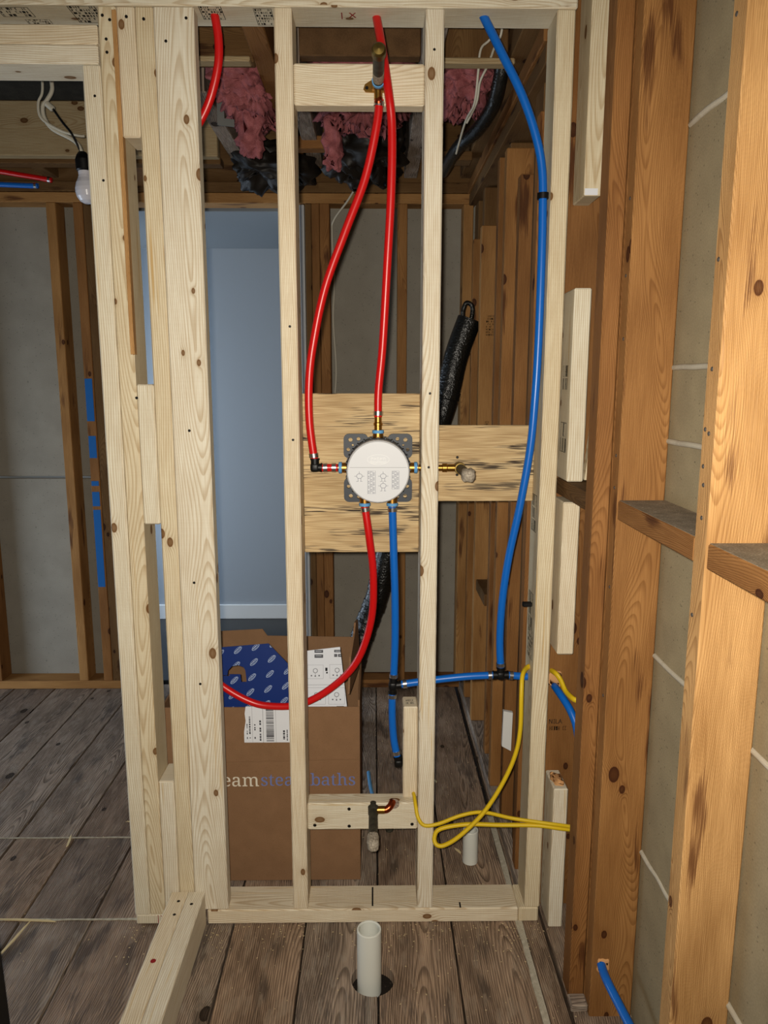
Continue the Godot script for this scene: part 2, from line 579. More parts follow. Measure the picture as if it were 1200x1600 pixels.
# outline in x and y, thickness along z (front at +t/2), UVs in metres or over the box
func slab_mesh(pts: PackedVector2Array, t: float, fit := false) -> ArrayMesh:
	var st := SurfaceTool.new()
	st.begin(Mesh.PRIMITIVE_TRIANGLES)
	var lo := pts[0]
	var hi := pts[0]
	for p in pts:
		lo = lo.min(p)
		hi = hi.max(p)
	var uv := func(p: Vector2) -> Vector2:
		return Vector2((p.x - lo.x) / (hi.x - lo.x), (hi.y - p.y) / (hi.y - lo.y)) if fit else Vector2(p.x + 0.15, p.y + 0.6)
	var id := Geometry2D.triangulate_polygon(pts)
	for i in range(0, id.size(), 3):
		for s in [1.0, -1.0]:
			var c := []
			for k in 3:
				var p := pts[id[i + k]]
				c.append([Vector3(p.x, p.y, s * t * 0.5), uv.call(p)])
			tri(st, c[0], c[1], c[2], Vector3(0, 0, s))
	var clock := Geometry2D.is_polygon_clockwise(pts)
	for i in pts.size():
		var p := pts[i]
		var q := pts[(i + 1) % pts.size()]
		var d := (q - p).normalized()
		var n := Vector3(d.y, -d.x, 0) * (-1.0 if clock else 1.0)
		var a := [Vector3(p.x, p.y, t * 0.5), uv.call(p)]
		var b := [Vector3(q.x, q.y, t * 0.5), uv.call(q)]
		var c := [Vector3(q.x, q.y, -t * 0.5), uv.call(q)]
		var e := [Vector3(p.x, p.y, -t * 0.5), uv.call(p)]
		tri(st, a, b, c, n)
		tri(st, a, c, e, n)
	return finish(st)

func circle(c: Vector2, r: float, n := 24) -> PackedVector2Array:
	var o := PackedVector2Array()
	for i in n:
		o.append(c + Vector2(cos(TAU * i / n), sin(TAU * i / n)) * r)
	return o

func pv(list: Array) -> PackedVector2Array:
	var o := PackedVector2Array()
	for i in range(0, list.size(), 2):
		o.append(Vector2(list[i], list[i + 1]))
	return o

# a soft lump: an ellipsoid roughened by noise
func lump_mesh(half: Vector3, sd: int, rough: float, freq: float, rows := 34, cols := 52) -> ArrayMesh:
	var n := noise(sd, true)
	n.fractal_octaves = 4
	var st := SurfaceTool.new()
	st.begin(Mesh.PRIMITIVE_TRIANGLES)
	st.set_smooth_group(0)
	var p := []
	for i in rows + 1:
		var row := []
		for k in cols + 1:
			var th := PI * i / rows
			var ph := TAU * (k % cols) / cols
			var d := Vector3(sin(th) * cos(ph), cos(th), sin(th) * sin(ph))
			var e := Vector3(signf(d.x) * pow(absf(d.x), 0.6), signf(d.y) * pow(absf(d.y), 0.6), signf(d.z) * pow(absf(d.z), 0.6))
			var q := e * half
			q += d * rough * n.get_noise_3dv(q * freq)
			row.append(q)
		p.append(row)
	for i in rows:
		for k in cols:
			for t in [[p[i][k], p[i][k + 1], p[i + 1][k]], [p[i][k + 1], p[i + 1][k + 1], p[i + 1][k]]]:
				var f: Vector3 = (t[1] - t[0]).cross(t[2] - t[0])
				var mid: Vector3 = t[0] + t[1] + t[2]
				var seq: Array = t if f.dot(mid) < 0.0 else [t[0], t[2], t[1]]
				for v in seq:
					st.set_uv(Vector2(v.x, v.y))
					st.add_vertex(v)
	st.index()
	st.generate_normals()
	return st.commit()

# flat print on a surface: a sheet of ink a few hundredths of a millimetre thick
func print_on(called: String, mat: Material, parent: Node, at: Vector3, w: float, h: float, basis := Basis()) -> MeshInstance3D:
	var q := QuadMesh.new()
	q.size = Vector2(w, h)
	var o := obj(called, q, mat, parent)
	o.transform = Transform3D(basis, at)
	return o

func ink(im: Image) -> StandardMaterial3D:
	var m := plain(Color.WHITE, 0.9, 0.0, 0.2)
	m.albedo_texture = ImageTexture.create_from_image(im)
	m.transparency = BaseMaterial3D.TRANSPARENCY_ALPHA_SCISSOR
	m.alpha_scissor_threshold = 0.5
	m.cull_mode = BaseMaterial3D.CULL_DISABLED
	return m

# smudged rows of mill marks
func stamp_image(w: int, h: int, sd: int, rows: int, frame: bool) -> Image:
	var im := Image.create(w, h, false, Image.FORMAT_RGBA8)
	im.fill(Color(0.07, 0.06, 0.05, 0.0))
	var c := Color(0.07, 0.06, 0.05, 1.0)
	var r := RandomNumberGenerator.new()
	r.seed = sd
	var rh := h / rows
	for j in rows:
		var x := 4
		while x < w - 8:
			var lw := r.randi_range(4, 9)
			if r.randf() < 0.8:
				var y0 := j * rh + 3
				var lh := rh - 6
				match r.randi() % 4:
					0:
						im.fill_rect(Rect2i(x, y0, 3, lh), c)
						im.fill_rect(Rect2i(x, y0, lw, 2), c)
					1:
						im.fill_rect(Rect2i(x, y0, lw, lh), c)
					2:
						im.fill_rect(Rect2i(x, y0, 2, lh), c)
						im.fill_rect(Rect2i(x + lw - 2, y0, 2, lh), c)
						im.fill_rect(Rect2i(x, y0 + lh / 2, lw, 2), c)
					3:
						im.fill_rect(Rect2i(x, y0, lw, 2), c)
						im.fill_rect(Rect2i(x, y0 + lh - 2, lw, 2), c)
						im.fill_rect(Rect2i(x, y0, 2, lh), c)
			x += lw + 3
	if frame:
		im.fill_rect(Rect2i(0, 0, w, 2), c)
		im.fill_rect(Rect2i(0, h - 2, w, 2), c)
		im.fill_rect(Rect2i(0, 0, 2, h), c)
		im.fill_rect(Rect2i(w - 2, 0, 2, h), c)
	for i in w * h / 14:
		im.set_pixel(r.randi() % w, r.randi() % h, Color(0, 0, 0, 0))
	return im

func letters(called: String, words: String, face: String, mat: Material, parent: Node, left_base: Vector3, width: float, height := 0.0, depth := 0.0004) -> MeshInstance3D:
	var tm := TextMesh.new()
	var f := SystemFont.new()
	f.font_names = PackedStringArray([face])
	tm.font = f
	tm.font_size = 64
	tm.pixel_size = 0.001
	tm.depth = 0.01
	tm.text = words
	tm.horizontal_alignment = HORIZONTAL_ALIGNMENT_LEFT
	tm.vertical_alignment = VERTICAL_ALIGNMENT_BOTTOM
	var box := tm.get_aabb()
	var k := width / maxf(box.size.x, 0.001)
	var ky := k if height <= 0.0 else height / maxf(box.size.y, 0.001)
	var o := obj(called, tm, mat, parent)
	o.scale = Vector3(k, ky, depth / 0.01)
	o.position = left_base - Vector3(box.position.x * k, box.position.y * ky, 0)
	return o

# ---------------------------------------------------------------- the room's shell
func build_shell() -> void:
	var wl := setting("wall_left")
	# a low window opening between y 0.15 and 1.05, z -2.7 and -1.6
	board("wall_panel", Vector3(-2.72, -0.1, 1.6), Vector3(-2.6, 2.3, -1.6), M.wall_paint, wl)
	board("wall_panel", Vector3(-2.72, -0.1, -2.7), Vector3(-2.6, 2.3, -3.2), M.wall_paint, wl)
	board("wall_panel", Vector3(-2.72, -0.1, -1.6), Vector3(-2.6, 0.15, -2.7), M.wall_paint, wl)
	board("wall_panel", Vector3(-2.72, 1.05, -1.6), Vector3(-2.6, 2.3, -2.7), M.wall_paint, wl)
	var wf := setting("wall_front")
	board("wall_panel", Vector3(-2.72, -0.1, 1.6), Vector3(0.66, 2.3, 1.72), M.wall_paint, wf)
	# the next room beyond the doorway
	var wb := setting("wall_far")
	board("painted_panel", Vector3(-2.3, 0.0, -4.03), Vector3(0.3, 2.1, -4.13), M.blue_wall, wb)
	board("side_panel", Vector3(0.2, 0.0, -3.26), Vector3(0.3, 2.1, -4.03), M.blue_wall, wb)
	board("side_panel", Vector3(-2.3, 0.0, -3.2), Vector3(-2.2, 0.4, -4.03), M.blue_wall, wb)
	board("side_panel", Vector3(-2.3, 1.5, -3.2), Vector3(-2.2, 2.1, -4.03), M.blue_wall, wb)
	board("side_panel", Vector3(-2.3, 0.4, -3.2), Vector3(-2.2, 1.5, -3.27), M.blue_wall, wb)
	board("side_panel", Vector3(-2.3, 0.4, -3.97), Vector3(-2.2, 1.5, -4.03), M.blue_wall, wb)
	var bb := board("baseboard_far", Vector3(-2.2, 0.0, -4.03), Vector3(0.2, 0.082, -4.015), M.white_paint)
	bb.set_meta("kind", "structure")

func build_floor() -> void:
	var f := setting("floor")
	board("subfloor", Vector3(-2.6, -0.16, 1.6), Vector3(0.6, -0.06, -3.2), M.dirt, f)
	board("next_room_floor", Vector3(-2.3, -0.03, -3.14), Vector3(0.3, 0.0, -4.03), M.dark_floor, f)
	var xs := [-2.6, -2.43, -2.25, -2.08, -1.90, -1.73, -1.555, -1.38, -1.205, -1.04, -0.87, -0.695, -0.52, -0.344, -0.168, 0.008, 0.188, 0.352]
	var g := 0.0025
	for i in xs.size() - 1:
		var a: float = xs[i] + g
		var b: float = xs[i + 1] - g
		var cuts := [1.6, -3.1]
		if xs[i] < -0.6:
			cuts = [1.6, -1.64, -1.976, -3.1]
		elif xs[i] < -0.4:
			cuts = [1.6, -0.5, -1.64, -3.1]
		if absf(xs[i] + 0.168) < 0.01 or absf(xs[i] - 0.008) < 0.01:
			plank_with_notch(f, a, b, Vector2(-0.004, -1.446), 0.048)
			continue
		for k in cuts.size() - 1:
			var o := board("floor_plank", Vector3(a, -0.026 - 0.002 * rng.randf(), cuts[k] - 0.0015), Vector3(b, -0.0015 * rng.randf(), cuts[k + 1] + 0.0015), pick("floor"), f, 2, 0.0015)
			o.rotation.z = rng.randf_range(-0.002, 0.002)
	# narrow strips along the old wall
	board("floor_plank", Vector3(0.364, -0.026, 1.6), Vector3(0.408, -0.001, -3.1), M.floor1, f, 2, 0.002)
	board("floor_plank", Vector3(0.416, -0.03, 1.6), Vector3(0.545, -0.003, -1.69), M.floor0, f, 2, 0.002)
	# hardened plaster left in the joint
	var pts := PackedVector2Array()
	for i in 30:
		pts.append(Vector2(-0.0075 + rng.randf_range(-0.0025, 0.002), -0.62 + 0.0428 * i))
	for i in 30:
		pts.append(Vector2(0.0075 + rng.randf_range(-0.001, 0.001), 0.62 - 0.0428 * i))
	var pl := obj("plaster_streak", slab_mesh(pts, 0.0025), M.plaster, f, Vector3(0.354, 0.0008, -1.45))
	pl.rotation = Vector3(-PI / 2, 0, 0)
	# pale dirt caught in the cross joints of the left planks
	for j in [[-1.64, -1.15, -0.585, 0.0045], [-1.976, -1.15, -0.59, 0.003]]:
		var n := 26
		var line := PackedVector2Array()
		for i in n:
			line.append(Vector2(lerpf(j[1], j[2], i / (n - 1.0)), -j[3] * rng.randf_range(0.25, 1.0)))
		for i in n:
			line.append(Vector2(lerpf(j[2], j[1], i / (n - 1.0)), j[3] * rng.randf_range(0.25, 1.0)))
		var jl := obj("plaster_streak", slab_mesh(line, 0.002), M.plaster, f, Vector3(0, 0.0006, j[0]))
		jl.rotation = Vector3(-PI / 2, 0, 0)

func plank_with_notch(f: Node, a: float, b: float, c: Vector2, r: float) -> void:
	# seen from above, plank-long axis z; drawn in x and -z so that the slab can be laid flat
	var rect := pv([a, -1.6, b, -1.6, b, 3.1, a, 3.1])
	var cut := Geometry2D.clip_polygons(rect, circle(Vector2(c.x, -c.y), r, 28))
	var mid := Vector2((a + b) * 0.5, 0.75)
	var p := PackedVector2Array()
	for q in cut[0]:
		p.append(q - mid)
	var o := obj("floor_plank", slab_mesh(p, 0.026), pick("floor"), f, Vector3(mid.x, -0.0135, -mid.y))
	o.rotation.x = -PI / 2

# ---------------------------------------------------------------- back wall with the doorway
func build_back_wall() -> void:
	var w := setting("wall_back")
	# gypsum board seen from behind, an open joint at y 0.91
	for r in [[-2.6, -1.09], [-0.262, 0.47]]:
		board("gypsum_board", Vector3(r[0], 0.0, -3.14), Vector3(r[1], 0.905, -3.155), M.gypsum, w, 1)
		board("gypsum_board", Vector3(r[0], 0.914, -3.14), Vector3(r[1], 2.1, -3.155), M.gypsum, w, 1)
		board("gypsum_board", Vector3(r[0], 0.0, -3.175), Vector3(r[1], 2.1, -3.19), M.blue_wall, w, 1)
	board("top_plate", Vector3(-2.6, 1.992, -3.05), Vector3(0.40, 2.03, -3.14), M.fir3, w)
	board("top_plate", Vector3(-2.6, 2.032, -3.05), Vector3(0.40, 2.07, -3.14), M.dull_fir, w)
	board("sole_plate", Vector3(-2.6, 0.0, -3.05), Vector3(-1.08, 0.036, -3.14), M.fir3, w)
	board("sole_plate", Vector3(-0.27, 0.0, -3.05), Vector3(0.40, 0.036, -3.14), M.fir2, w)
	for s in [[-1.64, "fir1"], [-1.27, "fir3"], [-1.166, "fir2"], [-1.126, "dull_fir"], [-0.268, "dull_fir"], [-0.243, "fir1"], [-0.211, "fir2"], [0.094, "fir0"], [0.352, "fir3"]]:
		var wd := 0.038
		if s[0] == -0.268:
			wd = 0.024
		elif s[0] == -0.243:
			wd = 0.031
		board("stud", Vector3(s[0], 0.036, -3.05), Vector3(s[0] + wd, 1.992, -3.138), M[s[1]], w)
	# white painted jamb edge of the doorway
	board("door_jamb", Vector3(-0.292, 0.0, -3.06), Vector3(-0.272, 1.99, -3.18), M.white_paint, w)
	# blue paint rolled over the trimmer studs, with gaps
	for b in [[1.15, 1.32], [1.0, 1.09], [0.885, 0.905], [0.80, 0.86], [0.455, 0.785]]:
		board("blue_paint_patch", Vector3(-1.164, b[0], -3.0488), Vector3(-1.134, b[1], -3.0502), M.blue_tape, w, 1, 0.0001)

# ---------------------------------------------------------------- old studs on the right, beyond the new wall
func build_far_right_wall() -> void:
	var w := setting("wall_right_far")
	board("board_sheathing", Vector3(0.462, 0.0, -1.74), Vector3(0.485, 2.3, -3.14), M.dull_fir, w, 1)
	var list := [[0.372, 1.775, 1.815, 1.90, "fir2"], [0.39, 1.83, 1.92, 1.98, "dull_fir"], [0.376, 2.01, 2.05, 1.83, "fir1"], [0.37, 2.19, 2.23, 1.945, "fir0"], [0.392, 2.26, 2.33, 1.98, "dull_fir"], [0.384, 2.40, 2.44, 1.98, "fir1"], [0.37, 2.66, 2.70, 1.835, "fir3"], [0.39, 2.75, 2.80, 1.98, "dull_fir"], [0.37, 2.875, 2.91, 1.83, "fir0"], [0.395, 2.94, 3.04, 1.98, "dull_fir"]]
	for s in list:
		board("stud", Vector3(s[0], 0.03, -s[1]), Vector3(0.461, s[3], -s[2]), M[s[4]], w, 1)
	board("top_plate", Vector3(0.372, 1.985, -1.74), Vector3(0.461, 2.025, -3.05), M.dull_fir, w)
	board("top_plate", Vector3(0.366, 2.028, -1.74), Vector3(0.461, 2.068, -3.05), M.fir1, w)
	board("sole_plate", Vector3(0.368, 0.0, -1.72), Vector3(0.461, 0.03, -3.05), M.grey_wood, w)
	# fire block between two of the studs
	board("fire_block", Vector3(0.376, 0.55, -2.45), Vector3(0.461, 0.59, -2.655), M.dull_fir, w)
	var st := ink(stamp_image(72, 150, 4, 8, false))
	print_on("printed_stamp", st, w, Vector3(0.410, 1.50, -2.6592), 0.04, 0.075)
	print_on("printed_stamp", st, w, Vector3(0.402, 1.14, -2.6592), 0.02, 0.06)

# ---------------------------------------------------------------- old right wall beside the photographer
func build_right_wall() -> void:
	var w := setting("wall_right")
	var X := 0.448
	var L := 0.537
	# plaster board strips seen from behind, with plaster squeezed through the joints
	var ys := [-0.25, -0.03, 0.375, 0.788, 1.199, 1.329, 1.734, 2.14, 2.3]
	for i in ys.size() - 1:
		board("plaster_board", Vector3(L, ys[i] + 0.003, 0.8), Vector3(L + 0.012, ys[i + 1] - 0.003, -1.0), M.lath, w, 2, 0.001)
		board("plaster_board", Vector3(L, ys[i] + 0.003, -1.004), Vector3(L + 0.012, ys[i + 1] - 0.003, -1.72), M.lath, w, 2, 0.001)
	board("plaster_coat", Vector3(L + 0.0125, -0.25, 1.6), Vector3(L + 0.03, 2.3, -1.74), M.plaster, w, 2)
	for y in [0.375, 0.788, 1.199, 1.329, 1.734]:
		for z in [[-1.012, -1.345], [-0.4, -0.975]]:
			if z[0] > -0.9 and (y == 1.199 or y == 1.734):
				continue
			var pts := []
			var n := 9
			for i in n:
				pts.append(Vector3(L - 0.0005 + rng.randf_range(-0.001, 0.002), y + rng.randf_range(-0.0015, 0.0015), lerpf(z[0], z[1], i / (n - 1.0))))
			tube("plaster_seam", pts, 0.0052, M.plaster, w, 8)
	# studs; the near one is the brightest in the flash
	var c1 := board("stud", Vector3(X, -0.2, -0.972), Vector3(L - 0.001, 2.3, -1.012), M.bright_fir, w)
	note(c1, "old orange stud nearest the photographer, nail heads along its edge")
	board("stud", Vector3(X, -0.2, -0.560), Vector3(L - 0.001, 2.3, -0.60), M.fir0, w)
	board("stud", Vector3(X, -0.2, -1.345), Vector3(L - 0.001, 2.3, -1.383), M.fir0, w)
	board("stud", Vector3(0.416, 0.0, -1.386), Vector3(X - 0.0005, 2.3, -1.440), M.fir2, w)
	board("stud", Vector3(X + 0.0005, -0.2, -1.386), Vector3(L - 0.001, 2.3, -1.43), M.fir1, w)
	board("stud", Vector3(0.4055, -0.02, -1.69), Vector3(L - 0.001, 2.3, -1.735), M.fir1, w)
	board("foot_block", Vector3(0.412, 0.0, -1.352), Vector3(0.4475, 0.018, -1.384), M.grey_wood, w)
	# fire blocks at one height, dusty on top
	for z in [[-1.0125, -1.3445], [-0.6005, -0.9715]]:
		var fb := board("fire_block", Vector3(X + 0.001, 1.053, z[0]), Vector3(L - 0.001, 1.089, z[1]), M.fir2, w, 2)
		board("dust_layer", Vector3(X + 0.003, 1.0891, z[0] - 0.002), Vector3(L - 0.002, 1.0897, z[1] + 0.002), M.dust, fb).position -= fb.position
	board("fire_block", Vector3(0.4185, 1.053, -1.4405), Vector3(0.52, 1.089, -1.6895), M.dull_fir, w, 2)
	# nail heads on the near studs' edges
	for p in [[1.0, 1.75], [1.0, 1.46], [0.995, 1.32], [1.002, 1.24], [0.99, 1.235], [1.0, 1.19], [0.995, 1.165], [0.993, 1.12], [1.0, 0.98], [1.365, 1.62], [1.365, 1.49], [1.36, 1.38], [1.365, 1.17], [1.365, 1.11], [1.362, 0.92], [1.365, 0.70]]:
		turned("nail_head", rod(0.0032, 0.002, 0.0006), Vector3(X + 0.0008, p[1], -p[0]), Vector3(-1, 0, 0), M.nail, w, 10)
	# split wood and holes where cable and pipe come through
	for h in [[Vector3(0.4345, 0.60, -1.6895), 0.017, 71], [Vector3(0.471, 0.118, -1.3445), 0.013, 73]]:
		obj("chipped_hole", lump_mesh(Vector3(h[1], h[1] * 1.3, 0.002), h[2], 0.004, 90.0, 12, 18), M.chipped, w, h[0])
	var s := letters("printed_stamp", "NILA", "Droid Sans", M.black_ink, w, Vector3(0.4255, 0.485, -1.6899), 0.032)
	s.position.z = -1.6898
	print_on("printed_stamp", ink(stamp_image(96, 30, 12, 1, false)), w, Vector3(0.450, 0.473, -1.6894), 0.050, 0.013)

# ---------------------------------------------------------------- ceiling
func build_ceiling() -> void:
	var c := setting("ceiling")
	for i in 12:
		var z0 := 1.6 - i * 0.41
		board("ceiling_board", Vector3(-2.72, 2.29, z0), Vector3(0.66, 2.315, z0 - 0.408), M.dull_fir, c, 0)
	board("plaster_ceiling", Vector3(-2.6, 2.15, 1.6), Vector3(0.535, 2.17, -1.60), M.wall_paint, c)
	board("next_room_ceiling", Vector3(-2.3, 1.99, -3.19), Vector3(0.3, 2.06, -4.03), M.grey_ceiling, c)
	# joists run away from the photographer
	for x in [[-0.505, 2.20, 2.95, "grey_wood"], [-0.295, 1.73, 3.05, "fir1"], [-0.235, 2.02, 2.90, "grey_wood"], [0.118, 1.73, 3.05, "grey_wood"], [0.335, 1.73, 3.05, "dull_fir"]]:
		board("joist", Vector3(x[0], 2.085, -x[1]), Vector3(x[0] + 0.05, 2.285, -x[2]), M[x[3]], c)
	# strapping under the joists
	board("strapping", Vector3(-0.55, 2.072, -1.965), Vector3(-0.30, 2.084, -2.0), M.pale_beam, c)
	board("strapping", Vector3(0.16, 2.07, -1.965), Vector3(0.345, 2.084, -1.998), M.pale_beam, c)
	board("strapping", Vector3(-0.28, 2.06, -2.60), Vector3(-0.12, 2.10, -2.65), M.fir2, c)
	board("strapping", Vector3(0.17, 2.06, -2.72), Vector3(0.34, 2.09, -2.79), M.dull_fir, c)
	# over the doorway side: a header beam across, a dark panel above it
	board("header_beam", Vector3(-2.0, 2.062, -2.70), Vector3(-0.53, 2.235, -2.74), M.pale_beam, c)
	board("strapping", Vector3(-2.0, 2.05, -2.745), Vector3(-0.53, 2.075, -2.80), M.dull_fir, c)
	board("dark_panel", Vector3(-2.0, 2.235, -1.72), Vector3(-0.56, 2.26, -2.70), M.dark_panel, c, 0)
	board("joist", Vector3(-1.26, 2.08, -2.80), Vector3(-1.21, 2.26, -3.05), M.dull_fir, c)
	board("joist", Vector3(-0.93, 2.05, -2.80), Vector3(-0.80, 2.26, -3.04), M.fir1, c)
	# blocking between the joists above the strapping
	board("blocking", Vector3(-0.56, 2.085, -2.003), Vector3(-0.296, 2.285, -2.04), M.dull_fir, c)
	board("blocking", Vector3(-0.184, 2.10, -2.003), Vector3(0.117, 2.285, -2.04), M.kraft, c)
	board("blocking", Vector3(0.169, 2.09, -2.003), Vector3(0.334, 2.285, -2.04), M.dull_fir, c)
	# rim boards close the space over the back wall and over the old right wall
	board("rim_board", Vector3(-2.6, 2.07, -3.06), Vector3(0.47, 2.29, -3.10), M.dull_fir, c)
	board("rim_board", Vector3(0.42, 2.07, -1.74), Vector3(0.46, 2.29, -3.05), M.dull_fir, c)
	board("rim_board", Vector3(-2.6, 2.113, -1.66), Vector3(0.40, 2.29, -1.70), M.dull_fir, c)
	# metal hanger at the short joist
	var b := obj("joist_hanger", slab_mesh(pv([-0.02, -0.05, 0.028, -0.05, 0.028, -0.03, 0.0, -0.03, 0.0, 0.03, 0.012, 0.05, -0.02, 0.05]), 0.002), M.zinc, c, Vector3(-0.425, 2.075, -2.28))
	b.rotation.y = 0.35

# ---------------------------------------------------------------- the new stud wall
func build_frame() -> void:
	var t := thing("stud_wall_frame", "new pale pine stud wall frame carrying the red and blue shower plumbing", "wall frame", "", Vector3(0, 0, -1.62))
	var P := func(called: String, x0: float, y0: float, z0: float, x1: float, y1: float, z1: float, m: Material, ax := -1, bev := 0.003) -> MeshInstance3D:
		var o := board(called, Vector3(x0, y0, -z0), Vector3(x1, y1, -z1), m, t, ax, bev)
		o.position.z += 1.62
		return o
	P.call("top_plate", -1.75, 2.0365, 1.62, 0.407, 2.0745, 1.709, M.pine3)
	P.call("top_plate", -1.75, 2.075, 1.62, 0.40, 2.113, 1.709, M.pine1)
	P.call("bottom_plate", -0.407, 0.0, 1.62, 0.352, 0.038, 1.709, M.pine1)
	P.call("bottom_plate", 0.3525, 0.0, 1.62, 0.401, 0.038, 1.709, M.pine2)
	P.call("bottom_plate", -0.581, 0.0, 1.622, -0.513, 0.026, 1.709, M.pine3)
	# door side: header on a jack stud, king stud, packed gap, stud, flat stud
	var hb: Node = P.call("header_board", -1.75, 1.966, 1.622, -0.5485, 2.003, 1.708, M.pine1)
	note(hb, "upper board of the doubled door header")
	var hb2: Node = P.call("header_board", -1.75, 1.929, 1.62, -0.549, 1.9655, 1.709, M.pine0)
	note(hb2, "lower board of the doubled door header")
	P.call("stud", -0.5825, 0.026, 1.62, -0.5465, 1.9285, 1.709, M.pine3)
	P.call("stud", -0.546, 0.026, 1.621, -0.510, 2.036, 1.709, M.pine2)
	P.call("stud", -0.473, 0.0, 1.622, -0.437, 2.036, 1.709, M.pine2)
	P.call("stud", -0.4362, 0.0385, 1.6205, -0.356, 2.036, 1.6585, M.pine0)
	P.call("stud", -0.198, 0.0385, 1.62, -0.162, 2.036, 1.709, M.pine1)
	P.call("stud", 0.104, 0.0385, 1.62, 0.1415, 2.036, 1.709, M.pine0)
	P.call("stud", 0.3665, 0.0385, 1.62, 0.4035, 2.036, 1.709, M.pine2)
	for b in [[1.793, 2.036, "pine1"], [0.993, 1.299, "pine3"], [0.001, 0.377, "pine0"]]:
		P.call("packing_block", -0.5095, b[0], 1.622, -0.4735, b[1], 1.709, M[b[2]], 1)
	# a strip of bark left on the king stud's corner
	var bark: Node = P.call("bark_strip", -0.519, 1.36, 1.6204, -0.5094, 2.03, 1.640, M.bright_fir, 1, 0.002)
	note(bark, "brown strip of bark along the stud's corner")
	# cross blocks between the two middle studs
	var cb: Node = P.call("cross_block", -0.1615, 1.858, 1.628, 0.1035, 1.937, 1.667, M.pine1)
	note(cb, "upper cross block with the capped shower stub")
	var lb: Node = P.call("cross_block", -0.1615, 0.237, 1.64, 0.1035, 0.307, 1.685, M.pine3)
	note(lb, "lower cross block with screws and the capped spout stub")
	P.call("support_post", 0.069, 0.3075, 1.66, 0.1035, 0.543, 1.722, M.pine1, 1)
	# screws
	for p in [[-0.536, 2.018], [-0.522, 2.010], [-0.531, 1.975], [-0.531, 1.951], [-0.489, 2.016], [-0.455, 2.012], [-0.371, 2.014], [-0.413, 1.972], [-0.40, 1.20], [-0.404, 0.86], [-0.40, 0.62], [-0.56, 1.87], [-0.553, 1.71], [-0.178, 1.42], [-0.176, 1.18], [0.122, 1.96], [0.121, 1.28], [0.12, 1.12], [-0.51, 1.27]]:
		turned("screw", rod(0.0031, 0.003, 0.0008), Vector3(p[0], p[1], -0.0025), Vector3(0, 0, 1), M.screw, t, 10)
	for p in [[-0.144, 0.250, 1.64], [-0.061, 0.292, 1.64], [-0.061, 0.247, 1.64], [0.091, 0.251, 1.64]]:
		turned("screw", rod(0.0042, 0.003, 0.0008), Vector3(p[0], p[1], 1.6175 - p[2] + 0.0005), Vector3(0, 0, 1), M.screw, t, 10)
	# mill marks on the plate's underside, and carpenter's marks
	var down := Basis(Vector3.RIGHT, PI / 2)
	var st := ink(stamp_image(90, 64, 3, 3, true))
	var st2 := ink(stamp_image(64, 120, 8, 6, true))
	print_on("printed_stamp", st, t, Vector3(-0.72, 2.0363, -0.032), 0.065, 0.04, down)
	print_on("printed_stamp", st, t, Vector3(-0.69, 2.0363, -0.072), 0.05, 0.02, down)
	print_on("printed_stamp", st2, t, Vector3(-0.58, 2.0363, -0.04), 0.055, 0.07, down)
	print_on("printed_stamp", st2, t, Vector3(-0.325, 2.0363, -0.03), 0.045, 0.055, down)
	print_on("printed_stamp", st2, t, Vector3(-0.222, 2.0363, -0.045), 0.036, 0.07, down)
	var side := Basis(Vector3.UP, -PI / 2)
	var st3 := ink(stamp_image(60, 120, 18, 3, true))
	for y in [0.78, 1.01]:
		print_on("printed_stamp", st3, t, Vector3(0.3663, y, -0.05), 0.05, 0.085, side)
	print_on("printed_stamp", st2, t, Vector3(0.3663, 0.70, -0.045), 0.05, 0.07, side)
	var top := Basis(Vector3.RIGHT, -PI / 2)
	print_on("printed_stamp", ink(stamp_image(60, 40, 28, 2, false)), t, Vector3(0.086, 0.5433, -0.07), 0.022, 0.03, top)
	for p in [[-0.005, 0.0385, -0.045, 0.004, 0.07], [0.21, 0.0385, -0.012, 0.004, 0.02]]:
		print_on("pencil_mark", M.black_ink, t, Vector3(p[0], p[1] - 0.0002, p[2]), p[3], p[4], top)
	letters("pencil_mark", "KM =", "Droid Sans", M.black_ink, t, Vector3(-0.09, 0.0382, -0.05), 0.06).rotation.x = -PI / 2
	letters("pencil_mark", "|X", "Droid Sans", M.red_ink, t, Vector3(-0.528, 0.004, -0.0019), 0.018)
	letters("pencil_mark", "| X", "Droid Sans", M.red_ink, t, Vector3(-0.065, 2.0363, -0.05), 0.03).rotation.x = PI / 2

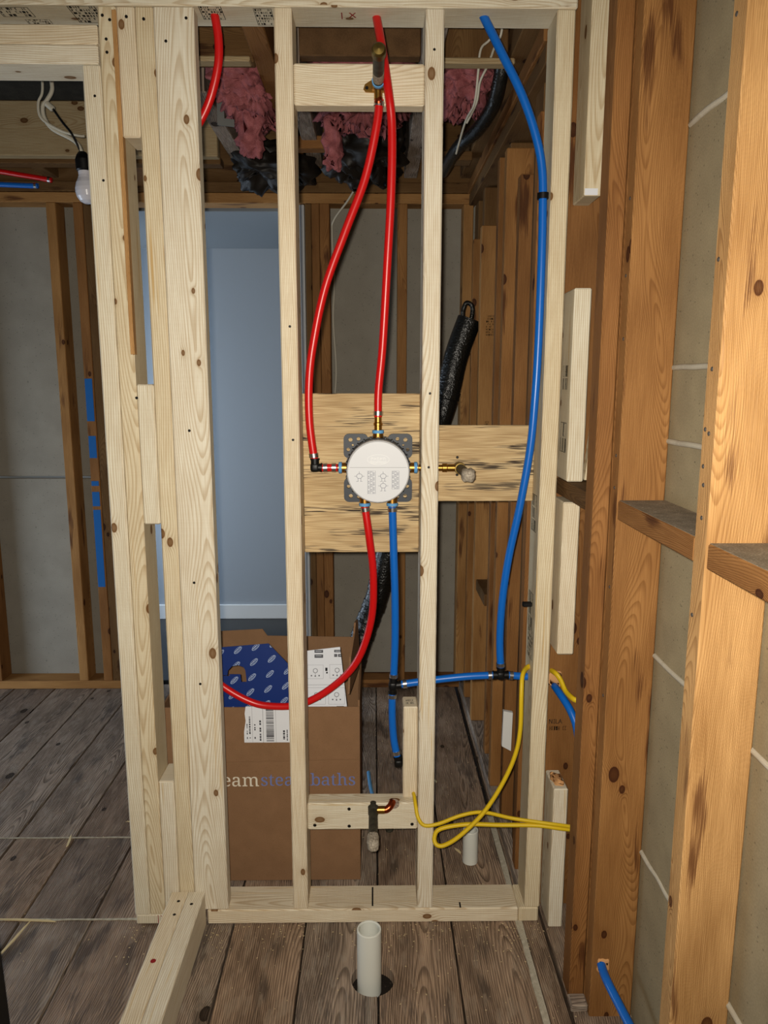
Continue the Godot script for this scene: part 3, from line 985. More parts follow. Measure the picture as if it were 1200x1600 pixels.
func build_boards_and_blocks() -> void:
	uv_span = 0.48
	var vb := board("valve_board", Vector3(-0.161, 0.914, -1.688), Vector3(0.1035, 1.279, -1.707), M.ply, self, 0, 0.0015)
	meta(vb, "stained plywood backing board behind the round shower valve", "board")
	var bb := board("brace_board", Vector3(0.142, 1.034, -1.688), Vector3(0.366, 1.208, -1.707), M.ply, self, 0, 0.0015)
	meta(bb, "stained plywood brace board with the capped brass stub, right of the valve", "board")
	uv_span = 2.38
	# new nailing blocks on the old post
	var G := "new pine nailing blocks on the old post"
	var b1 := board("nailing_block", Vector3(0.430, 1.68, -1.60), Vector3(0.466, 2.28, -1.689), M.pine2)
	meta(b1, "pine nailing block at the top, reaching up past the top plate", "wood block", G)
	board("paper_tag", Vector3(-0.017, -0.299, 0.0443), Vector3(0.010, -0.286, 0.0448), M.paper, b1, 0, 0.0001)
	var b2 := board("nailing_block", Vector3(0.4195, 1.0905, -1.60), Vector3(0.4555, 1.498, -1.689), M.pine3)
	meta(b2, "pine nailing block with black stamps standing on the dark fire block", "wood block", G)
	print_on("printed_stamp", ink(stamp_image(60, 100, 38, 2, false)), b2, Vector3(-0.0183, 0.02, 0.0), 0.05, 0.055, Basis(Vector3.UP, -PI / 2))
	print_on("printed_stamp", ink(stamp_image(60, 100, 39, 2, true)), b2, Vector3(-0.0183, -0.11, 0.0), 0.05, 0.065, Basis(Vector3.UP, -PI / 2))
	var b3 := board("nailing_block", Vector3(0.415, 0.695, -1.60), Vector3(0.452, 1.045, -1.689), M.pine1)
	meta(b3, "pine nailing block hanging just under the dark fire block", "wood block", G)
	var b4 := board("nailing_block", Vector3(0.4215, 0.0, -1.60), Vector3(0.455, 0.364, -1.689), M.pine0)
	meta(b4, "pine nailing block standing on the floor behind the yellow cables", "wood block", G)
	obj("saw_burr", lump_mesh(Vector3(0.014, 0.003, 0.03), 5, 0.006, 120.0, 12, 18), M.chipped, b4, Vector3(0, 0.182, 0))
	var sh := obj("shim", slab_mesh(pv([-0.009, -0.055, 0.007, -0.055, 0.011, 0.055, 0.002, 0.055]), 0.02), M.pine2, self, Vector3(0.470, 1.148, -1.62))
	meta(sh, "small pale wedge shim beside the stamped nailing block", "shim")
	# curb on the floor
	var c := thing("curb_beam", "doubled pale pine curb running along the floor toward the viewer", "beam", "", Vector3(-0.45, 0, -1.1))
	for x in [[-0.4915, -0.4505, "pine1"], [-0.450, -0.410, "pine0"]]:
		var o := board("curb_board", Vector3(x[0], 0.0005, -1.6195), Vector3(x[1], 0.0905, -0.55), M[x[2]], c)
		o.position -= c.position
	for p in [[-0.465, -1.585], [-0.432, -1.575], [-0.463, -1.54]]:
		turned("screw", rod(0.004, 0.003, 0.0008), Vector3(p[0] + 0.45, 0.0882, p[1] + 1.1), Vector3.UP, M.screw, c, 10)
	turned("red_mark", rod(0.006, 0.0006, 0.0002), Vector3(-0.021, 0.0903, -0.30), Vector3.UP, M.red_ink, c, 14)

# ---------------------------------------------------------------- shower valve
func cap_image() -> Image:
	var n := 512
	var im := Image.create(n, n, false, Image.FORMAT_RGB8)
	im.fill(Color(0.82, 0.83, 0.845))
	var d := Color(0.42, 0.44, 0.50)
	var e := Color(0.89, 0.895, 0.90)
	# pressed emblem: an oval with strokes and a wave
	for i in 200:
		var a := TAU * i / 200.0
		im.fill_rect(Rect2i(int(256 + 92 * cos(a)), int(150 + 42 * sin(a)), 3, 3), e)
	for k in 5:
		var x := 196 + k * 26
		im.fill_rect(Rect2i(x, 132, 4, 22), e)
		im.fill_rect(Rect2i(x, 132 + (k % 2) * 10, 15, 4), e)
		im.fill_rect(Rect2i(x + 13, 132 + (k % 3) * 4, 4, 16), e)
	for w in 3:
		for x in range(186, 326):
			im.fill_rect(Rect2i(x, int(164 + w * 8 + 3 * sin(x * 0.09)), 2, 3), e)
	im.fill_rect(Rect2i(16, 216, 480, 4), Color(0.62, 0.63, 0.64))
	# small pipe diagrams
	for c in [[96, 290], [298, 290], [298, 372]]:
		for i in 80:
			var a := TAU * i / 80.0
			im.fill_rect(Rect2i(int(c[0] + 24 * cos(a)), int(c[1] + 20 * sin(a)), 3, 3), d)
		im.fill_rect(Rect2i(c[0] - 42, c[1], 22, 3), d)
		im.fill_rect(Rect2i(c[0] + 22, c[1], 22, 3), d)
		im.fill_rect(Rect2i(c[0] - 12, c[1] + 20, 3, 26), d)
		im.fill_rect(Rect2i(c[0] + 12, c[1] + 20, 3, 26), d)
		im.fill_rect(Rect2i(c[0] - 2, c[1] - 38, 3, 18), d)
		im.fill_rect(Rect2i(c[0] - 26, c[1] + 44, 18, 3), d)
		im.fill_rect(Rect2i(c[0] + 8, c[1] + 44, 18, 3), d)
	# tables
	for tb in [[166, 246, 3, 14, 22, 14], [372, 246, 3, 12, 20, 13]]:
		for c in tb[2] + 1:
			im.fill_rect(Rect2i(tb[0] + c * tb[4], tb[1], 2, tb[3] * tb[5]), d)
		for r in tb[3] + 1:
			im.fill_rect(Rect2i(tb[0], tb[1] + r * tb[5], tb[2] * tb[4], 1), d)
			if r < tb[3]:
				for c in tb[2]:
					if (r + c) % 3 != 2:
						im.fill_rect(Rect2i(tb[0] + c * tb[4] + 5, tb[1] + r * tb[5] + 4, 10, 5), d)
	return im

func build_valve() -> void:
	var at := Vector3(0.009, 1.112, -1.688)
	var t := thing("shower_valve", "round shower valve box with a white printed cover on the stained board", "valve", "", at)
	# mounting plate: disc with four perforated corner ears
	var outline := circle(Vector2.ZERO, 0.073, 48)
	for sx in [-1.0, 1.0]:
		for sy in [-1.0, 1.0]:
			var ear := PackedVector2Array()
			for q in [[0.034, 0.066], [0.066, 0.034], [0.066, 0.066]]:
				for p in circle(Vector2(sx * q[0], sy * q[1]), 0.0115, 16):
					ear.append(p)
			var merged := Geometry2D.merge_polygons(outline, Geometry2D.convex_hull(ear))
			outline = merged[0]
	var plate := CSGPolygon3D.new()
	plate.name = "mounting_plate"
	plate.polygon = outline
	plate.mode = CSGPolygon3D.MODE_DEPTH
	plate.depth = 0.012
	plate.material = M.grey_plastic
	t.add_child(plate, true)
	plate.position = Vector3(0, 0, 0.013)
	for sx in [-1.0, 1.0]:
		for sy in [-1.0, 1.0]:
			for q in [[0.062, 0.064, 0.0048], [0.067, 0.042, 0.0042], [0.044, 0.066, 0.0042], [0.057, 0.052, 0.0026]]:
				var cyl := CSGCylinder3D.new()
				cyl.name = "screw_hole"
				cyl.operation = CSGShape3D.OPERATION_SUBTRACTION
				cyl.radius = q[2]
				cyl.height = 0.06
				cyl.sides = 14
				cyl.material = M.grey_plastic
				plate.add_child(cyl, true)
				cyl.position = Vector3(sx * q[0], sy * q[1], -0.006)
				cyl.rotation.x = PI / 2
	var F := Vector3(0, 0, 1)
	turned("body", [Vector2(0, 0.004), Vector2(0.071, 0.004), Vector2(0.071, 0.050), Vector2(0.069, 0.054), Vector2(0, 0.054)], Vector3.ZERO, F, M.grey_plastic, t, 40)
	# rim with raised ribs
	for i in 28:
		var a := TAU * i / 28.0
		var rb := board("rim_rib", Vector3(-0.002, -0.0015, 0.016), Vector3(0.002, 0.0015, 0.052), M.grey_plastic, t, 2, 0.0004)
		rb.position = Vector3(cos(a) * 0.0715, sin(a) * 0.0715, 0.034)
		rb.rotation.z = a
	var cap := turned("cover", [Vector2(0, 0.054), Vector2(0.0665, 0.054), Vector2(0.0685, 0.056), Vector2(0.0685, 0.083), Vector2(0.0655, 0.087), Vector2(0, 0.0875)], Vector3.ZERO, F, M.cap_white, t, 48)
	note(cap, "white round plastic cover with printed diagrams")
	var face := plain(Color.WHITE, 0.45)
	face.albedo_texture = ImageTexture.create_from_image(cap_image())
	var disc := obj("printed_face", slab_mesh(circle(Vector2.ZERO, 0.0655, 48), 0.0008, true), face, cap)
	disc.transform = cap.transform.affine_inverse() * Transform3D(Basis(), Vector3(0, 0, 0.0878))
	# ports: brass nipple, light blue ring
	for p in [[0.0, 0.067, 0, 1], [-0.067, 0.004, -1, 0], [0.067, 0.004, 1, 0], [-0.030, -0.062, 0, -1], [0.032, -0.062, 0, -1]]:
		var d := Vector3(p[2], p[3], 0)
		var port := turned("port", [Vector2(0, 0), Vector2(0.0115, 0), Vector2(0.0115, 0.018), Vector2(0.0095, 0.019), Vector2(0.0095, 0.026), Vector2(0, 0.026)], Vector3(p[0], p[1], 0.038) - d * 0.004, d, M.brass, t, 20)
		var ring := turned("union_ring", [Vector2(0.009, 0.0), Vector2(0.0125, 0.0), Vector2(0.013, 0.001), Vector2(0.013, 0.006), Vector2(0.0125, 0.007), Vector2(0.009, 0.007)], Vector3.ZERO, Vector3.UP, M.light_blue, port, 12)
		ring.transform = Transform3D(Basis(), Vector3(0, 0.0175, 0))

# ---------------------------------------------------------------- pipes
func crimp(parent: Node, at: Vector3, along: Vector3, r := 0.0105) -> void:
	turned("crimp_ring", [Vector2(r - 0.002, 0), Vector2(r, 0), Vector2(r, 0.009), Vector2(r - 0.002, 0.009)], at, along, M.steel, parent, 18)

func pipe(called: String, label: String, pts: Array, mat: Material, ends := "both") -> Node3D:
	var t := thing(called, label, "pipe", "")
	tube("tubing", pts, 0.0088, mat, t, 16)
	var n := pts.size()
	if ends == "both" or ends == "first":
		var d: Vector3 = (pts[1] - pts[0]).normalized()
		crimp(t, pts[0] + d * 0.004, d)
	if ends == "both" or ends == "last":
		var d: Vector3 = (pts[n - 2] - pts[n - 1]).normalized()
		crimp(t, pts[n - 1] + d * 0.004, d)
	return t

func build_pipes() -> void:
	var V := 1.65
	var p1 := pipe("water_pipe", "red plastic pipe dropping straight from the top plate into the valve's top", [Vector3(0.004, 2.060, -1.667), Vector3(0.006, 2.040, -1.665), Vector3(0.016, 1.974, -1.632), Vector3(0.029, 1.878, -1.597), Vector3(0.037, 1.808, -1.605), Vector3(0.036, 1.689, -1.615), Vector3(0.028, 1.539, -1.63), Vector3(0.019, 1.382, -1.645), Vector3(0.010, 1.286, -V), Vector3(0.009, 1.228, -V)], M.red, "last")
	turned("brass_adapter", [Vector2(0, 0), Vector2(0.0085, 0), Vector2(0.0085, 0.010), Vector2(0.0100, 0.011), Vector2(0.0100, 0.016), Vector2(0.0080, 0.018), Vector2(0.0080, 0.032), Vector2(0, 0.032)], Vector3(0.009, 1.199, -V), Vector3.UP, M.brass, p1, 18)
	pipe("water_pipe", "red plastic pipe bowing left from the capped shower stub to the valve's left elbow", [Vector3(0.012, 1.866, -1.617), Vector3(0.006, 1.816, -1.622), Vector3(-0.018, 1.719, -1.635), Vector3(-0.059, 1.618, -1.64), Vector3(-0.104, 1.502, -1.645), Vector3(-0.132, 1.382, -V), Vector3(-0.142, 1.300, -V), Vector3(-0.142, 1.216, -V), Vector3(-0.133, 1.135, -V)], M.red)
	pipe("water_pipe", "short red pipe stub between the black elbow and the valve's left side", [Vector3(-0.117, 1.1155, -V), Vector3(-0.105, 1.116, -V), Vector3(-0.081, 1.116, -V)], M.red)
	pipe("water_pipe", "red plastic pipe looping from the valve's bottom leftward past the blue card", [Vector3(-0.021, 1.030, -V), Vector3(-0.011, 0.957, -V), Vector3(-0.002, 0.864, -1.665), Vector3(-0.007, 0.750, -1.69), Vector3(-0.041, 0.640, -1.712), Vector3(-0.102, 0.566, -1.728), Vector3(-0.182, 0.517, -1.737), Vector3(-0.263, 0.509, -1.745), Vector3(-0.319, 0.524, -1.748), Vector3(-0.381, 0.563, -1.75), Vector3(-0.422, 0.605, -1.75)], M.red, "first")
	pipe("water_pipe", "short red pipe curving down from the top plate behind the flat stud", [Vector3(-0.324, 2.060, -1.66), Vector3(-0.322, 2.039, -1.66), Vector3(-0.317, 1.996, -1.665), Vector3(-0.320, 1.950, -1.67), Vector3(-0.337, 1.898, -1.68), Vector3(-0.359, 1.858, -1.69), Vector3(-0.395, 1.812, -1.70)], M.red, "none")
	var br := pipe("water_pipe", "long blue plastic pipe bowing down along the right stud from the top plate", [Vector3(0.214, 2.060, -1.665), Vector3(0.226, 2.036, -1.66), Vector3(0.259, 1.970, -1.648), Vector3(0.304, 1.884, -1.64), Vector3(0.336, 1.804, -1.64), Vector3(0.352, 1.737, -1.643), Vector3(0.3565, 1.647, -1.645), Vector3(0.3575, 1.530, -1.645), Vector3(0.357, 1.383, -1.645), Vector3(0.354, 1.273, -1.645), Vector3(0.348, 1.159, -1.65), Vector3(0.331, 1.028, -1.658), Vector3(0.311, 0.907, -1.668), Vector3(0.300, 0.798, -1.675), Vector3(0.298, 0.702, -1.68), Vector3(0.302, 0.632, -1.68)], M.blue, "last")
	turned("pipe_clip", [Vector2(0.009, 0), Vector2(0.0125, 0), Vector2(0.0125, 0.012), Vector2(0.009, 0.012)], Vector3(0.3555, 1.683, -1.644), Vector3.UP, M.black, br, 16)
	pipe("water_pipe", "straight blue pipe from the valve's bottom right port down to a black tee", [Vector3(0.041, 1.030, -V), Vector3(0.044, 0.941, -1.655), Vector3(0.048, 0.818, -1.66), Vector3(0.049, 0.706, -1.67), Vector3(0.046, 0.608, -1.675)], M.blue)
	pipe("water_pipe", "short blue pipe below the left tee ending in a black elbow", [Vector3(0.043, 0.573, -1.675), Vector3(0.043, 0.511, -1.675), Vector3(0.047, 0.454, -1.675), Vector3(0.055, 0.412, -1.672)], M.blue)
	pipe("water_pipe", "blue pipe running level between the two black tees through the stud", [Vector3(0.064, 0.594, -1.675), Vector3(0.146, 0.603, -1.68), Vector3(0.222, 0.611, -1.68), Vector3(0.285, 0.614, -1.68)], M.blue)
	pipe("water_pipe", "short blue pipe from the right tee into the right stud", [Vector3(0.319, 0.614, -1.68), Vector3(0.353, 0.611, -1.68), Vector3(0.385, 0.609, -1.68)], M.blue, "first")
	pipe("water_pipe", "blue pipe end leaving the old post below a chipped hole", [Vector3(0.436, 0.579, -1.70), Vector3(0.435, 0.582, -1.68), Vector3(0.442, 0.574, -1.65), Vector3(0.455, 0.554, -1.62), Vector3(0.464, 0.529, -1.60), Vector3(0.467, 0.499, -1.58), Vector3(0.472, 0.440, -1.56)], M.blue, "none")
	pipe("water_pipe", "blue pipe poking out of the old stud near the lower right corner", [Vector3(0.4705, 0.128, -1.375), Vector3(0.467, 0.119, -1.335), Vector3(0.468, 0.117, -1.30), Vector3(0.476, 0.108, -1.26), Vector3(0.490, 0.096, -1.18)], M.blue, "none")
	# black elbows and tees
	var G := "black plastic pipe fittings"
	fitting("pipe_elbow", "black plastic elbow left of the valve joining two red pipes", G, Vector3(-0.1315, 1.117, -V), [Vector3(0.0, 0.022, 0), Vector3(0.018, -0.001, 0)])
	fitting("pipe_tee", "black plastic tee below the valve's blue pipe", G, Vector3(0.0445, 0.591, -1.675), [Vector3(0.001, 0.022, 0), Vector3(-0.001, -0.022, 0), Vector3(0.022, 0.002, 0)])
	fitting("pipe_tee", "black plastic tee at the foot of the long blue pipe", G, Vector3(0.302, 0.6145, -1.68), [Vector3(0, 0.022, 0), Vector3(-0.021, 0, 0), Vector3(0.021, 0, 0)])
	fitting("pipe_elbow", "black plastic elbow under the short blue pipe beside the little post", G, Vector3(0.0585, 0.394, -1.672), [Vector3(-0.003, 0.020, 0), Vector3(0.004, -0.004, -0.03)])

func fitting(called: String, label: String, group: String, at: Vector3, arms: Array) -> void:
	var t := thing(called, label, "fitting", group, at)
	obj("hub", lump_mesh(Vector3(0.0105, 0.0105, 0.0105), 1, 0.0, 1.0, 12, 18), M.black, t)
	for a in arms:
		var l: float = a.length()
		turned("arm", [Vector2(0, 0), Vector2(0.0092, 0), Vector2(0.0092, l - 0.006), Vector2(0.0105, l - 0.006), Vector2(0.0105, l - 0.002), Vector2(0.0085, l - 0.002), Vector2(0, l - 0.002)], Vector3.ZERO, a, M.black, t, 18)

func build_stubs() -> void:
	# shower arm stub high on the upper cross block
	var t := thing("shower_arm_stub", "dark capped shower arm stub in a brass eared elbow on the upper block", "pipe stub", "", Vector3(0.0095, 1.893, -1.628))
	turned("elbow_body", [Vector2(0, -0.028), Vector2(0.0085, -0.028), Vector2(0.0085, -0.012), Vector2(0.0125, -0.010), Vector2(0.0135, 0.008), Vector2(0.010, 0.014), Vector2(0, 0.015)], Vector3(0, 0, 0.012), Vector3.UP, M.brass, t, 20)
	obj("mounting_ear", slab_mesh(pv([-0.030, -0.006, -0.026, -0.011, -0.012, -0.012, 0.012, -0.012, 0.020, -0.008, 0.020, 0.006, 0.012, 0.012, -0.012, 0.012, -0.027, 0.003]), 0.004), M.brass, t, Vector3(0, 0.0, 0.003))
	turned("screw", rod(0.0035, 0.003, 0.0008), Vector3(-0.023, -0.004, 0.004), Vector3(0, 0, 1), M.screw, t, 10)
	turned("thread_tape", [Vector2(0.010, 0), Vector2(0.0128, 0), Vector2(0.0128, 0.008), Vector2(0.010, 0.008)], Vector3(0, 0, 0.024), Vector3(0, 0, 1), M.light_blue, t, 20)
	turned("nipple", rod(0.0108, 0.145, 0.001), Vector3(0, 0, 0.02), Vector3(0, 0, 1), M.dark_pipe, t, 20)
	turned("paint_patch", [Vector2(0.0, 0.0), Vector2(0.0111, 0.0), Vector2(0.0111, 0.035), Vector2(0, 0.035)], Vector3(0, 0, 0.040), Vector3(0, 0, 1), M.solder, t, 20)
	turned("end_cap", [Vector2(0, 0), Vector2(0.0125, 0), Vector2(0.0132, 0.002), Vector2(0.0132, 0.020), Vector2(0.010, 0.025), Vector2(0, 0.027)], Vector3(0, 0, 0.150), Vector3(0, 0, 1), M.old_brass, t, 20)
	turned("copper_collar", [Vector2(0, 0), Vector2(0.0085, 0), Vector2(0.0095, 0.004), Vector2(0.0085, 0.012), Vector2(0.007, 0.016), Vector2(0, 0.016)], Vector3(0.001, -0.038, 0.012), Vector3.UP, M.copper, t, 18)

	# tub spout stub on the lower block
	var s := thing("spout_stub", "dark capped spout stub on a copper elbow at the lower cross block", "pipe stub", "", Vector3(-0.003, 0.298, -1.64))
	turned("tee_body", [Vector2(0, -0.012), Vector2(0.012, -0.012), Vector2(0.0125, 0.008), Vector2(0.007, 0.012), Vector2(0.007, 0.020), Vector2(0, 0.021)], Vector3(0, 0, 0.014), Vector3.UP, M.dark_pipe, s, 18)
	turned("side_outlet", rod(0.009, 0.026, 0.001), Vector3(0.002, 0, 0.014), Vector3.RIGHT, M.brass, s, 18)
	tube("copper_elbow", [Vector3(0.024, 0.0, 0.014), Vector3(0.032, 0.001, 0.014), Vector3(0.040, 0.006, 0.011), Vector3(0.045, 0.010, 0.003), Vector3(0.047, 0.011, -0.004)], 0.0085, M.copper, s, 16)
	turned("drilled_hole", [Vector2(0.0, 0.0), Vector2(0.013, 0.0), Vector2(0.013, 0.0008), Vector2(0, 0.0008)], Vector3(0.050, 0.007, -0.0003), Vector3(0, 0, 1), M.grey_wood, s, 20)
	turned("nipple", rod(0.0105, 0.115, 0.001), Vector3(0, 0, 0.014), Vector3(0, -0.02, 1), M.dark_pipe, s, 20)
	obj("end_cap", lump_mesh(Vector3(0.0135, 0.0135, 0.024), 17, 0.0035, 90.0, 18, 26), M.solder, s, Vector3(0, -0.0025, 0.135))

	# brass line right of the valve with its capped stub
	var r := thing("brass_stub", "brass line with a pale capped stub on the brace board right of the valve", "pipe stub", "", Vector3(0.100, 1.1155, -1.65))
	turned("brass_tube", [Vector2(0, 0), Vector2(0.0075, 0), Vector2(0.0075, 0.010), Vector2(0.0095, 0.011), Vector2(0.0095, 0.018), Vector2(0.0072, 0.020), Vector2(0.0072, 0.052), Vector2(0.0098, 0.053), Vector2(0.0098, 0.062), Vector2(0.0085, 0.064), Vector2(0.0085, 0.080), Vector2(0, 0.082)], Vector3.ZERO, Vector3.RIGHT, M.brass, r, 18)
	turned("elbow_body", [Vector2(0, -0.030), Vector2(0.012, -0.030), Vector2(0.0135, -0.012), Vector2(0.0125, 0.010), Vector2(0, 0.012)], Vector3(0.092, -0.001, 0.002), Vector3(0, 0, 1), M.old_brass, r, 18)
	turned("nipple", rod(0.0105, 0.115, 0.001), Vector3(0.092, -0.001, 0.0), Vector3(0.02, 0, 1), M.dark_pipe, r, 18)
	obj("end_cap", lump_mesh(Vector3(0.0135, 0.0135, 0.020), 27, 0.003, 90.0, 18, 26), M.solder, r, Vector3(0.095, -0.001, 0.125))
	for y in [0.020, -0.020]:
		turned("screw", rod(0.0032, 0.003, 0.0008), Vector3(0.090, y, -0.0375), Vector3(0, 0, 1), M.screw, r, 10)

# ---------------------------------------------------------------- cables
func build_cables() -> void:
	var c1 := tube("electrical_cable", [Vector3(0.372, 0.641, -1.668), Vector3(0.358, 0.641, -1.655), Vector3(0.343, 0.634, -1.625), Vector3(0.338, 0.592, -1.605), Vector3(0.337, 0.514, -1.60), Vector3(0.327, 0.450, -1.60), Vector3(0.299, 0.378, -1.60), Vector3(0.256, 0.308, -1.595), Vector3(0.204, 0.255, -1.59), Vector3(0.167, 0.229, -1.59), Vector3(0.147, 0.228, -1.592), Vector3(0.142, 0.243, -1.60), Vector3(0.157, 0.261, -1.605), Vector3(0.219, 0.272, -1.605), Vector3(0.295, 0.273, -1.60), Vector3(0.381, 0.279, -1.588), Vector3(0.436, 0.285, -1.565), Vector3(0.480, 0.308, -1.52)], 0.0066, M.yellow, self, 12, 0.8)
	meta(c1, "yellow cable hanging from the right stud and looping back at its foot", "cable", "yellow electrical cables")
	var c2 := tube("electrical_cable", [Vector3(0.094, 0.318, -1.668), Vector3(0.096, 0.319, -1.650), Vector3(0.098, 0.310, -1.628), Vector3(0.103, 0.288, -1.61), Vector3(0.118, 0.272, -1.602), Vector3(0.151, 0.277, -1.60), Vector3(0.203, 0.298, -1.60), Vector3(0.256, 0.303, -1.605), Vector3(0.325, 0.290, -1.60), Vector3(0.396, 0.290, -1.58), Vector3(0.436, 0.296, -1.56), Vector3(0.480, 0.315, -1.515)], 0.0056, M.yellow, self, 12, 0.8)
	meta(c2, "yellow cable from the little post running level to the right", "cable", "yellow electrical cables")
	var c3 := tube("electrical_cable", [Vector3(0.424, 0.618, -1.705), Vector3(0.431, 0.622, -1.672), Vector3(0.441, 0.610, -1.66), Vector3(0.449, 0.590, -1.64), Vector3(0.458, 0.585, -1.61), Vector3(0.469, 0.582, -1.60), Vector3(0.485, 0.576, -1.575)], 0.0066, M.yellow, self, 12, 0.8)
	meta(c3, "yellow cable leaving the chipped hole in the old post", "cable", "yellow electrical cables")
	var c4 := tube("electrical_cable", [Vector3(0.478, 0.26, -1.61), Vector3(0.475, 0.190, -1.62), Vector3(0.474, 0.086, -1.62), Vector3(0.473, 0.006, -1.615)], 0.004, M.yellow, self, 10, 0.7)
	meta(c4, "short yellow cable hanging behind the lowest nailing block", "cable", "yellow electrical cables")

# ---------------------------------------------------------------- carton and papers
func label_image() -> Image:
	var im := Image.create(240, 200, false, Image.FORMAT_RGB8)
	im.fill(Color(0.87, 0.88, 0.90))
	var r := RandomNumberGenerator.new()
	r.seed = 3
	var k := Color(0.18, 0.18, 0.2)
	# rows of print turned on their side
	for c in [[14, 4, 0.5], [26, 7, 0.85], [52, 6, 0.6], [78, 8, 0.7], [196, 9, 0.3], [214, 5, 0.35]]:
		var y := 190
		while y > 190 - int(170 * c[2]):
			var l := r.randi_range(4, 11)
			im.fill_rect(Rect2i(c[0], y - l, c[1], l), k if r.randf() < 0.75 else Color(0.87, 0.88, 0.90))
			y -= l + r.randi_range(2, 4)
	# one-dimensional bar marks beside the print
	var yy := 16
	while yy < 190:
		var l := r.randi_range(1, 4)
		im.fill_rect(Rect2i(112, yy, 38, l), k)
		yy += l + r.randi_range(1, 4)
	im.fill_rect(Rect2i(96, 0, 1, 200), k)
	im.fill_rect(Rect2i(160, 0, 1, 200), Color(0.5, 0.5, 0.52))
	im.fill_rect(Rect2i(42, 0, 1, 200), Color(0.5, 0.5, 0.52))
	return im

func leaflet_image() -> Image:
	var im := Image.create(200, 300, false, Image.FORMAT_RGB8)
	im.fill(Color(0.86, 0.88, 0.91))
	var k := Color(0.30, 0.31, 0.34)
	for b in [[48, 14, 40, 14], [48, 36, 40, 16], [140, 14, 40, 12], [140, 34, 14, 14], [158, 34, 22, 14]]:
		im.fill_rect(Rect2i(b[0], b[1], b[2], b[3]), k)
		im.fill_rect(Rect2i(b[0] + 5, b[1] + 5, b[2] - 12, 3), Color(0.75, 0.77, 0.8))
	for q in [[14, 86, 74, 66], [118, 84, 70, 66], [14, 196, 84, 80], [112, 196, 76, 80]]:
		for l in [[q[0], q[1], q[2], 1], [q[0], q[1] + q[3], q[2], 1], [q[0], q[1], 1, q[3]], [q[0] + q[2], q[1], 1, q[3]]]:
			im.fill_rect(Rect2i(l[0], l[1], l[2], l[3]), Color(0.55, 0.56, 0.6))
		var c := Vector2(q[0] + q[2] * 0.5, q[1] + q[3] * 0.42)
		for i in 50:
			var a := TAU * i / 50.0
			im.fill_rect(Rect2i(int(c.x + 10 * cos(a)), int(c.y + 10 * sin(a)), 2, 2), k)
		for d in [[-18, 22], [0, 24], [18, 22]]:
			im.fill_rect(Rect2i(int(c.x) + d[0] - 3, int(c.y) + d[1], 6, 6), k)
		im.fill_rect(Rect2i(int(c.x), int(c.y) + 10, 1, 14), k)
	im.fill_rect(Rect2i(98, 100, 10, 16), Color(0.1, 0.1, 0.12))
	im.fill_rect(Rect2i(102, 120, 7, 8), Color(0.1, 0.1, 0.12))
	im.fill_rect(Rect2i(8, 182, 184, 1), k)
	im.fill_rect(Rect2i(150, 286, 34, 4), k)
	return im

func emblem_image(w: int, h: int) -> Image:
	# slanted oval emblems with lettering strokes and waves, white on blue, in staggered rows
	var im := Image.create(w, h, false, Image.FORMAT_RGB8)
	im.fill(Color(0.015, 0.16, 0.43))
	var c := Color(0.70, 0.75, 0.85)
	for row in 6:
		for col in 5:
			var cx := 40.0 + col * 92.0 - row * 10.0
			var cy := 52.0 + row * 82.0 - col * 17.0
			var ax := Vector2(cos(-0.80), sin(-0.80))
			var ay := Vector2(-ax.y, ax.x)
			for i in 40:
				for j in range(-11, 12):
					var x := -26.0 + 52.0 * i / 40.0
					var y := float(j)
					var e := x * x / 676.0 + y * y / 121.0
					if e > 1.0:
						continue
					var on := e > 0.80
					if y < 2.0 and y > -7.0 and absf(x) < 21.0:
						on = on or (int(x + 40.0) % 8) < 4
					if y > 3.0:
						on = on or (int(y + 1.5 * sin(x * 0.35)) % 3) == 0
					if on:
						var p := Vector2(cx, cy) + ax * x + ay * y
						for q in [Vector2i(0, 0), Vector2i(1, 0)]:
							var z: Vector2i = Vector2i(p) + q
							if z.x >= 0 and z.y >= 0 and z.x < w and z.y < h:
								im.set_pixelv(z, c)
	return im

